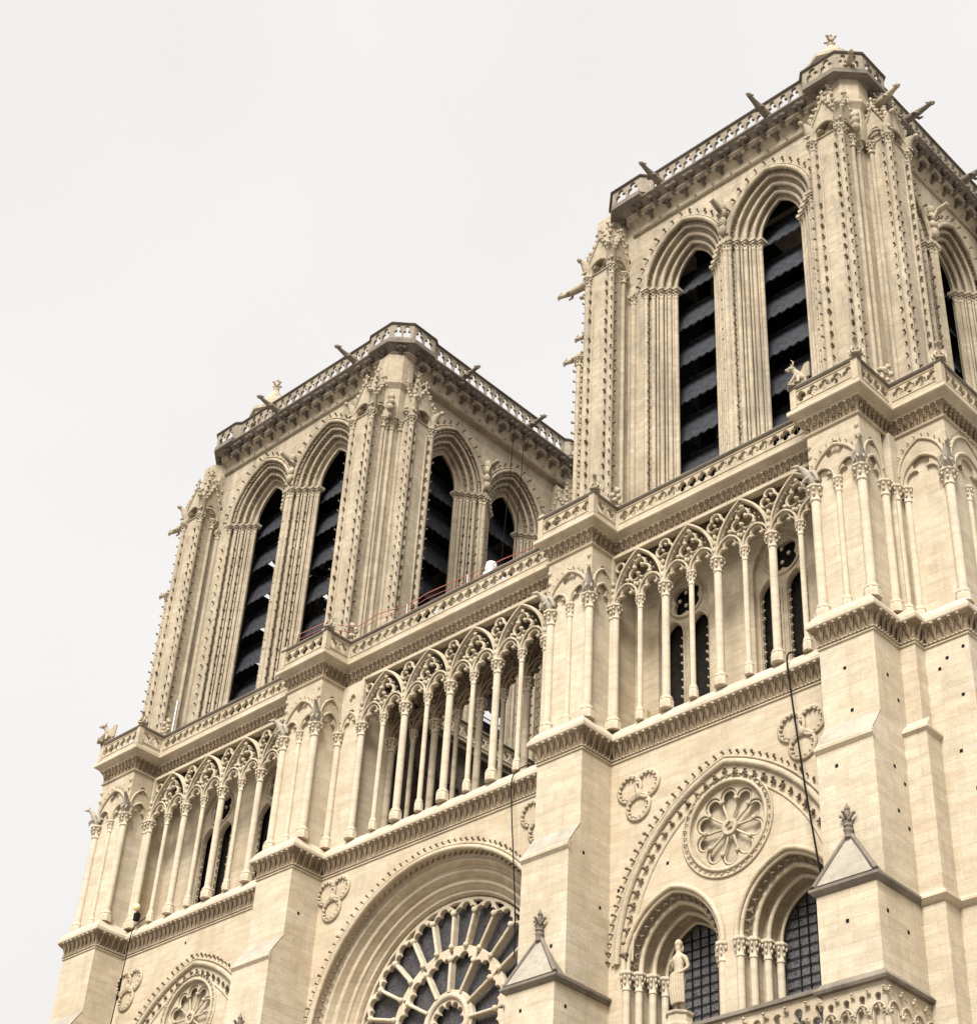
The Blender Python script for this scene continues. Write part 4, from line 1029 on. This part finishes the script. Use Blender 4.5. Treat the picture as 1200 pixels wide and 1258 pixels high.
        for q in range(3): rs.blob((X+sx*.55, Y+sy*.55, 58.9+.35*q), .20,.20,.24, 6, 4, jit=.3)
        obj('corner_shafts', rs, 'tower', to)
    # top cornice
    R0 = [(WN, YE), (WN, YW), (WS, YW), (WS, YE)]
    ch = .95 if main == 'N' else 1.05
    def ring(o, cc):  # octagon like ring following the wall with small corner chamfers; clockwise seen from above reversed so that right is outward
        WN = WNc; WS = WSc
        return [(WN-o, YE+o-cc), (WN-o, YW-o+cc), (WN-o+cc, YW-o), (WS+o-cc, YW-o), (WS+o, YW-o+cc), (WS+o, YE+o-cc), (WS+o-cc, YE+o), (WN-o+cc, YE+o)]
    CH = .35 if main == 'N' else .55; RG = ring(0, CH); JO = .22 if main == 'N' else .34
    co = MB(); hk = MB()
    co.sweep([(-.3,61.38),(.09,61.38),(.15,61.44),(.09,61.51),(.02,61.55),(.04,61.85),(.10,62.05),(.20,62.16)], RG, True)
    co.sweep([(.20,62.16),(.34,62.18),(.40,62.23),(.34,62.29),(.36,62.31),(.44,62.35),(.46,62.41),(.40,62.46)], RG, True)
    sf = MB(); sf.sweep([(.40,62.46),(.52,62.60),(.745,62.76)], RG, True)
    n_ = len(RG)
    for i in range(n_):
        a = Vector(RG[i]); b_ = Vector(RG[(i+1) % n_]); d = b_-a; L = d.length; d = d.normalized(); o = Vector((d.y, -d.x))
        if i in (4, 5, 6, 7, 0) and not (i == 4): pass
        m_ = max(1, round(L/.98))
        for row, (z, off, s_) in enumerate(((61.98, .12, .34), (62.28, .34, .46))):
            for q in range(m_+(0 if row else 0)):
                tt = (q+(.5 if row else 1.0))/m_
                if tt > .99: continue
                p = a+d*L*tt
                for _s in (-1, 1): hk.blob((p.x+o.x*(off+s_*.55)+d.x*s_*.38*_s, p.y+o.y*(off+s_*.55)+d.y*s_*.38*_s, z+s_*.62), s_*.36, s_*.36, s_*.34, 6, 4, jit=.15)
                hk.stamp(CR, orient((p.x+o.x*off, p.y+o.y*off, z), (o.x, o.y, .55), (0,0,1), s_))
                if not row:
                    co.stamp(LF, orient((p.x+d.x*.45+o.x*.06, p.y+d.y*.45+o.y*.06, 61.72), (o.x, o.y, 0), (0,0,1), .11))
    ctop = [obj('tower_cornice', co, 'towercarved', to), obj('cornice_hooks', hk, 'dark', to), obj('soffit', sf, 'grey', to)]
    li = MB(); RL = [tuple(p) for p in ring(0, CH)]
    li.sweep([(.743,62.755),(.80,62.78),(.80,62.86),(.66,62.97),(-.6,62.97)], RL, True); ctop.append(obj('drip_edge', li, 'grey', to))
    mo = MB(); mo.box(WNc-.2, WS+.2, YW-.2, YE+.2, 62.70, 62.95); ctop.append(obj('tower_roof', mo, 'grey', to))
    # parapet, jogging out at the corners
    o1 = .60; J = 1.55; jo = JO; cc = .82; WN0 = WN; WN = WNc; WS0 = WS; WS = WSc; nb0 = len(to.children)
    PP = [(WN-o1-jo, YW+J), (WN-o1-jo, YW-o1-jo+cc), (WN-o1-jo+cc, YW-o1-jo), (WN+J, YW-o1-jo), (WN+J+.3, YW-o1), (WS-J-.3, YW-o1), (WS-J, YW-o1-jo), (WS+o1+jo-cc, YW-o1-jo), (WS+o1+jo, YW-o1-jo+cc), (WS+o1+jo, YW+J),
          (WS+o1, YW+J+.3), (WS+o1, YE-J-.3), (WS+o1+jo, YE-J), (WS+o1+jo, YE+o1+jo-cc), (WS+o1+jo-cc, YE+o1+jo), (WS-J, YE+o1+jo), (WS-J-.3, YE+o1), (WN+J+.3, YE+o1), (WN+J, YE+o1+jo), (WN-o1-jo+cc, YE+o1+jo), (WN-o1-jo, YE+o1+jo-cc), (WN-o1-jo, YE-J), (WN-o1, YE-J-.3), (WN-o1, YW+J+.3), (WN-o1-jo, YW+J)]
    balustrade(PP, 0, 62.96, 64.12, .60, to, 1, 'parapet', 'dark', .14)
    for X, Y, sx, sy in ((WN, YW, -1, -1), (WS, YW, 1, -1), (WS, YE, 1, 1), (WN, YE, -1, 1)):
        cb_ = MB()
        x0 = X-sx*J; x1 = X+sx*(.82+JO-.10); y0 = Y-sy*J; y1 = Y+sy*(.82+JO-.10); c_ = 1.0
        cb_.prism([(x0, y1), (x1-sx*c_, y1), (x1, y1-sy*c_), (x1, y0), (x0, y0)], 62.72, 62.975, 'z')
        obj('corner_platform', cb_, 'grey', to)
    WN = WN0; WS = WS0
    for o_ in [q_ for q_ in bpy.data.objects if q_.parent == to]:
        if o_.name.split('.')[0] in ('tower_cornice','cornice_hooks','drip_edge','tower_roof','soffit','balustrade','coping','corner_platform'): o_.location.z = dz
    # stair turret cap
    tx, ty, tz = ((18.75, 2.35, 68.2) if main == 'S' else (-18.9, 1.95, 68.5))
    tu = MB(); tu.lathe((tx, ty, 0), [(1.15, 63.0), (1.15, 65.3), (1.3, 65.4), (1.3, 65.6), (1.1, 65.7), (.14, tz-.9), (.12, tz-.85)], 8, False)
    finial(tu, (tx, ty, tz-1.05), 1.1); obj('turret', tu, 'tower', to)
    # gargoyles under the parapet
    gx = (-16.3, -10.1) if main == 'N' else (10.4, 16.4); gy = (5.0, 10.2) if main == 'N' else (4.6, 9.2)
    for x, yy in zip(gx, gy):
        for loc, r_ in (((x, YW-.60, 63.05+dz), -pi/2), ((WS+.60, yy, 63.05+dz), 0), ((x, YE+.60, 63.05+dz), pi/2), ((WNc-.60, yy, 63.05+dz), pi)):
            g_ = link('gargoyle', GAR, to, loc, r_); g_.rotation_euler = (0, radians(-2), r_)
    if main == 'S':
        for loc, r_ in (((WN-.5, -.10, 58.3), pi*1.02), ((WN-1.25, 1.9, 57.6), pi), ((WS+1.0, 1.9, 61.2), -.2)):
            link('gargoyle', GARS, to, loc, r_)
        link('gargoyle', GARS, to, (WS+.15, YW-.15, 63.0), -pi/4)
    else:
        for loc, r_ in (((WN-.2, -.05, 58.5), pi), ((WN-1.2, 1.9, 57.8), pi)): link('gargoyle', GARS, to, loc, r_)
    # louvers inside the west and south openings, and timber frame
    lw = louver_mesh(1.9)
    for T, uc, hh, det, kk in sides:
        if not det:
            if T is sides[3][0]:
                for s_ in (-1, 1):
                    for q in range(7):
                        l_ = link('louver', lw, to, (WN+1.5, uc+s_*2.3*kk, 46.3+2.12*q), -pi/2); l_.scale = (1, .8, .62)
            continue
        for s_ in (-1, 1):
            for q in range(7):
                z = 45.55+2.12*q
                u = uc+s_*2.3*kk
                if T is sides[0][0]: loc, r_ = (u, YW+1.45, z), 0
                elif T is sides[1][0]: loc, r_ = (WS-1.45, u, z), pi/2
                elif T is sides[2][0]: loc, r_ = (u, YE-1.55, z), pi
                else: loc, r_ = (WN+1.55, u, z), -pi/2
                link('louver', lw, to, loc, r_)
    fr = MB()
    for X in (XC-3.2, XC+3.2):
        for Y in (YC-3.2, YC+3.2): fr.box(X-.22, X+.22, Y-.22, Y+.22, 44.2, 62.2)
    for z in (47.5, 52, 56.5, 60.5):
        fr.box(XC-3.4, XC+3.4, YC-3.6, YC-3.2, z, z+.35); fr.box(XC-3.4, XC+3.4, YC+3.2, YC+3.6, z, z+.35)
        fr.box(XC-3.6, XC-3.2, YC-3.4, YC+3.4, z+.36, z+.7); fr.box(XC+3.2, XC+3.6, YC-3.4, YC+3.4, z+.36, z+.7)
    fr.box(XC-3.1, XC+3.1, YC-.1, YC+.1, 44.2, 60); fr.box(XC-.1, XC+.1, YC-3.1, YC+3.1, 44.2, 60)
    obj('bell_frame', fr, 'inner', to)
    return to
TN = tower(AX[0], AX[1], 'N')
sl = MB(); sl.box(-21.18, -21.155, .35, .50, 51.9, 53.3); obj('arrow_slit', sl, 'black', TN)
TS = tower(AX[2], AX[3], 'S')
tag(TN, 'farther bell tower with doubled rows of crockets'); tag(TS, 'nearer bell tower with dark slate louvers in its openings')

# ---- court between the towers, seen through the arcade
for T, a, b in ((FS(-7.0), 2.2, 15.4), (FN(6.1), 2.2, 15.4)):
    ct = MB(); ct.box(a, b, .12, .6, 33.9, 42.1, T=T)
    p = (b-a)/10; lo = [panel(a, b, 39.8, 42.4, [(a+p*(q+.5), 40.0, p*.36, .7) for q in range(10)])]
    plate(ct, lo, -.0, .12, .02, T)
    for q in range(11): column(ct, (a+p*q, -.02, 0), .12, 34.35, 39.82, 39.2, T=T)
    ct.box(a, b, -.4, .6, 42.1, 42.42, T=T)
    obj('court_wall', ct, 'dark', CA)  # dark stone here paints in the shade of the court
for pth in ([(-6.9, 2.2), (-6.9, 15.4)], [(6.0, 15.4), (6.0, 2.2)]): balustrade([(x, y) for x, y in pth], .4, 42.42, 43.5, .55, CA)
nr = MB(); nr.prism([(-6.9, 33.9), (5.9, 33.9), (5.9, 35.0), (-.5, 43.6), (-6.9, 35.0)], 15.2, 60, 'y'); obj('nave_roof', nr, 'roof', CA)
nb = MB(); nb.box(-6.9, 5.9, 16, 60, 0, 34.0); obj('nave', nb, 'wall', CA)

# ================================================================ separate things
def chim(x, y, z, rot, s, kind, label, mat='towercarved'):
    o = obj('stone_chimera', chimera(s, kind), mat, None, (x, y, z), rot)
    tag(o, label, 'statue', 'carved beasts perched on the gallery balustrade'); return o
chim(-23.2, -1.72, 44.45, -.5, .8, 0, 'small pale stone beast on the balustrade at the far left corner of the church')
chim(18.35, -1.62, 44.44, -.9, .80, 1, 'horned stone beast leaning out beside the dark right-hand opening of the nearer tower')
chim(20.9, -1.64, 44.46, .5, .66, 0, 'crouching stone beast on the corner post right of the horned one')
chim(22.98, .45, 44.46, .6, .66, 0, 'stone beast on the rightmost corner of the gallery balustrade')
chim(8.70, -1.64, 44.46, .5, .6, 0, 'stone beast on the balustrade corner below the left edge of the nearer tower')
chim(-6.82, -1.64, 44.46, .5, .6, 0, 'stone beast on the balustrade corner at the right foot of the farther tower')
chim(-20.25, -1.64, 44.46, .5, .55, 0, 'small stone beast on the balustrade below the left pillar of the farther tower')

# draped stone statue in front of the lancets
def statue():
    e = bpy.data.objects.new('stone_statue', None); COL.objects.link(e); e.location = (13.25, -2.42, 21.45)
    me = bpy.data.meshes.new('body'); J = {}
    pts = [((0,0,1.02), .17,.13), ((0,0,1.22), .14,.11), ((0,-.01,1.45), .19,.13), ((0,0,1.60), .12,.10), ((0,-.01,1.70), .06,.06), ((0,-.03,1.80), .085,.09), ((0,-.03,1.93), .075,.085),
           ((.10,0,.98), .12,.12), ((.12,-.06,.55), .085,.09), ((.11,.02,.10), .055,.055), ((.12,-.10,.03), .05,.03),
           ((-.10,0,.98), .12,.12), ((-.10,.0,.55), .085,.09), ((-.09,.04,.10), .055,.055), ((-.10,-.08,.03), .05,.03),
           ((.22,0,1.52), .07,.07), ((.29,.03,1.25), .055,.055), ((.20,-.15,1.08), .042,.042), ((.10,-.19,1.04), .035,.03),
           ((-.22,0,1.52), .07,.07), ((-.28,.02,1.24), .055,.055), ((-.17,-.17,1.36), .042,.042), ((-.08,-.20,1.46), .035,.03)]
    ed = [(0,1),(1,2),(2,3),(3,4),(4,5),(5,6),(0,7),(7,8),(8,9),(9,10),(0,11),(11,12),(12,13),(13,14),(3,15),(15,16),(16,17),(17,18),(3,19),(19,20),(20,21),(21,22)]
    me.from_pydata([p[0] for p in pts], ed, []); o = bpy.data.objects.new('body', me); COL.objects.link(o)
    md = o.modifiers.new('skin', 'SKIN'); sv = me.skin_vertices[0].data
    for i, p in enumerate(pts): sv[i].radius = (p[1], p[2]); sv[i].use_root = (i == 0)
    o.modifiers.new('sub', 'SUBSURF').levels = 1; o.modifiers['sub'].render_levels = 1
    dg = bpy.context.evaluated_depsgraph_get(); m2 = bpy.data.meshes.new_from_object(o.evaluated_get(dg)); bpy.data.objects.remove(o)
    m2.materials.clear(); m2.materials.append(M['carved'])
    sc = 1.16
    for v in m2.vertices: v.co *= sc
    for p in m2.polygons: p.use_smooth = True
    link('body', m2, e, (0, 0, .32))
    d = MB(); n = 20                       # cloth hanging from the hip
    for q in range(7):
        a = -.9+q*.3; d.tube([(.26*sin(a)*1.0, -.20*cos(a), 1.58+.05*q*.2), (.30*sin(a)+.02, -.26*cos(a), 1.1), (.27*sin(a)+.05, -.22*cos(a), .62)], [.05,.065,.05], 6)
    obj('drapery', d, 'carved', e)
    h = MB(); h.blob((0,.0,2.575), .125,.135,.145, 8, 6, jit=.08); h.blob((0,.10,2.45), .12,.09,.16, 7, 5, jit=.1)
    obj('hair', h, 'carved', e)
    p = MB(); p.lathe((0,0,0), [(.50,-.35),(.50,-.1),(.42,0),(.38,.22),(.44,.27),(.44,.34)], 8, False, ph=pi/8); obj('pedestal', p, 'carved', e)
    tag(e, 'life-size pale stone figure standing on a pedestal in front of the lower arched windows', 'statue')
statue()

# cables
def cable(pts, r, label):
    P = []
    n = len(pts)
    for i in range(n-1):
        p0 = Vector(pts[max(i-1,0)]); p1 = Vector(pts[i]); p2 = Vector(pts[i+1]); p3 = Vector(pts[min(i+2,n-1)])
        for k in range(8):
            t = k/8; P.append(tuple(.5*((2*p1)+(-p0+p2)*t+(2*p0-5*p1+4*p2-p3)*t*t+(-p0+3*p1-3*p2+p3)*t**3)))
    P.append(tuple(pts[-1]))
    mb = MB(); mb.tube(P, r, 6); o = obj('hanging_cable', mb, 'black'); tag(o, label, 'cable', 'black cables hanging down the facade')
cable([(16.55,.5,34.6),(16.45,-.1,34.55),(16.42,-.40,34.15),(16.50,-.42,33.0),(16.66,-.40,31.0),(16.85,-.40,29.0),(17.05,-.38,27.2),(17.22,-.40,25.9)], .032, 'black cable hanging from the gallery in front of the nearer blind rose')
cable([(4.6,.4,34.45),(4.2,-.1,34.4),(3.80,-.40,33.9),(3.85,-.42,32.6),(4.05,-.40,30.5),(4.25,-.38,28.3),(4.30,-.36,26.6)], .024, 'black cable hanging over the right side of the big rose window')
cable([(-19.2,.2,35.0),(-19.45,-.1,34.6),(-19.65,-.40,34.1),(-19.75,-.42,33.0),(-19.95,-.38,31.0),(-20.15,-.34,29.4)], .026, 'black cable hanging below the floodlight at the far left end of the gallery')
# black plate painting the shade of a drain slot near far-left medallion
dr = MB(); dr.box(-20.52,-20.38,-.06,0,31.1,32.1); tag(obj('wall_slot_shade', dr, 'black'), 'narrow black plate painting a shaded wall slot beside the far-left trefoil medallion', 'plate')

# floodlight
fl = bpy.data.objects.new('floodlight', None); COL.objects.link(fl); fl.location = (-19.62, -.35, 34.5)
f_ = MB(); f_.box(-.11,.11,-.11,.11,0,.36); f_.tube([(0,0,.36),(0,0,.48)], .03); obj('lamp_box', f_, 'black', fl)
f_ = MB(); f_.blob((0,-.10,.62), .18,.16,.18, 10, 8); obj('lamp_lens', f_, 'lens', fl)
tag(fl, 'small floodlight with round pale lens on the ledge at the far left of the gallery', 'floodlight')
# small lamps at the right end of the near arcade
for k, x in enumerate((17.75, 18.05)):
    e = bpy.data.objects.new('floodlight', None); COL.objects.link(e); e.location = (x, -.35, 34.36)
    f_ = MB(); f_.tube([(0,0,0),(0,0,.7)], .07); f_.box(-.12,.12,-.1,.1,.62,.82); obj('lamp_post', f_, 'white' if k else 'steel', e)
    f_ = MB(); f_.blob((0,-.06,.92), .12,.12,.12, 8, 6); obj('lamp_lens', f_, 'white', e)
    tag(e, ['grey lamp on a short post at the right end of the near arcade', 'white lamp on a short post at the right end of the near arcade'][k], 'floodlight')
# yellow block added in place of a lichen stain on the gallery wall
yb = MB(FW(YB)); yb.box(8.55, 9.1, -.25, -.0, 34.4, 35.6); tag(obj('lichen_stain_block', yb, 'yellow'), 'yellow block for a lichen stain on the gallery wall behind the first near columns', 'box')

# red safety line with posts on the terrace
rl = MB()
Pz = [(-12.6,1.0,46.9),(-11.4,.2,46.4),(-9.2,-1.4,45.2),(-7.3,-1.5,45.0),(-7.0,.05,45.4),(-5.6,.1,45.6),(-3.7,.1,45.25),(-2.4,.1,45.35),(0,.1,45.2),(2.2,.1,45.1),(4.2,.1,44.9),(5.6,.1,44.9)]
for dz, r_ in ((0,.022), (-.28,.015)): rl.tube([(x, y, z+dz) for x, y, z in Pz], r_, 5)
tag(obj('safety_line', rl, 'red'), 'red double safety line strung above the balustrade between the two towers', 'safety line')
LP = ['post holding the left end of the red line inside the farther tower opening', 'post carrying the red line right of the step in the balustrade', 'post carrying the red line under the wide pillar of the farther tower', 'post carrying the red line left of the white hoist', 'post carrying the red line right of the white hoist', 'post holding the right end of the red line beside the nearer tower']
for k, lb in zip((0, 4, 6, 8, 10, 11), LP):
    x, y, z = Pz[k]; ps = MB(); ps.tube([(0, 0, 0), (0, 0, z+.05-43.34)], .03, 6); ps.box(-.08,.08,-.08,.08,0,.03)
    tag(obj('line_post', ps, 'steel', None, (x, y, 43.34)), 'thin grey '+lb, 'post', 'posts carrying the red safety line')
wd = MB(); wd.box(-.25,.25,-.2,.2,0,.9); wd.lathe((0,0,0), [(.2,.9),(.28,1.05),(.22,1.35),(.08,1.45)], 10); wd.lathe((.05,0,0), [(.34,.35),(.36,.5),(.34,.7)], 10)
tag(obj('white_hoist', wd, 'white', None, (1.25,.25,44.0)), 'small white hoist unit on the terrace under the farther tower opening', 'hoist')
st = MB(); st.tube([(0,0,0),(0,0,3.5)], .07, 8); st.box(-.12,.12,-.12,.12,0,.06)
tag(obj('steel_post', st, 'steel', None, (-20.6,.35,43.34)), 'pale steel post standing behind the balustrade at the left foot of the farther tower', 'post')
# lightning cables hanging from the farther tower parapet
for k, y in enumerate((8.6, 9.4)):
    lc = MB(); lc.tube([(-6.2, y, 63.0), (-6.25, y, 60.5), (-7.2+.3*k, y+.3, 46)], .022, 5)
    tag(obj('hanging_cable', lc, 'black'), ['thin dark wire hanging down the farther tower, left one of a pair', 'thin dark wire hanging down the farther tower, right one of a pair'][k], 'cable')
# wire mesh railings at the foot of the west openings
def railing(x0, x1, y, z0, z1, label, ax='x'):
    mb = MB(); n = int((x1-x0)/.16)
    P = (lambda u, z: (u, y, z)) if ax == 'x' else (lambda u, z: (y, u, z))
    for i in range(n+1): u = x0+(x1-x0)*i/n; mb.tube([P(u, z0), P(u, z1)], .010, 4, smooth=False)
    for k in range(9): z = z0+(z1-z0)*k/8; mb.tube([P(x0, z), P(x1, z)], .012 if k < 8 else .03, 4, smooth=False)
    tag(obj('mesh_railing', mb, 'mesh'), label, 'railing', 'wire railings at the feet of the belfry openings')
for (x0, x1, lab) in ((10.0,12.1,'wire railing across the left belfry opening of the nearer tower'), (14.6,16.8,'wire railing across the right belfry opening of the nearer tower'), (-18.7,-16.5,'wire railing across the left belfry opening of the farther tower'), (-13.6,-11.4,'wire railing across the right front belfry opening of the farther tower')):
    railing(x0, x1, 2.12, 44.3, 46.9, lab)
railing(4.9, 7.2, -8.8, 44.3, 46.2, 'wire railing across the first side opening of the farther tower', 'y')
railing(9.4, 11.7, -8.8, 44.3, 46.2, 'wire railing across the second side opening of the farther tower', 'y')

# ground
gr = MB(); gr.add([(-600,-600,-.45),(600,-600,-.45),(600,600,-.45),(-600,600,-.45)], [(0,1,2,3)]); tag(obj('ground', gr, 'ground'), 'paved square in front of the cathedral', None, None, 'structure')
print('polys', sum(len(o.data.polygons) for o in bpy.data.objects if o.type == 'MESH'))
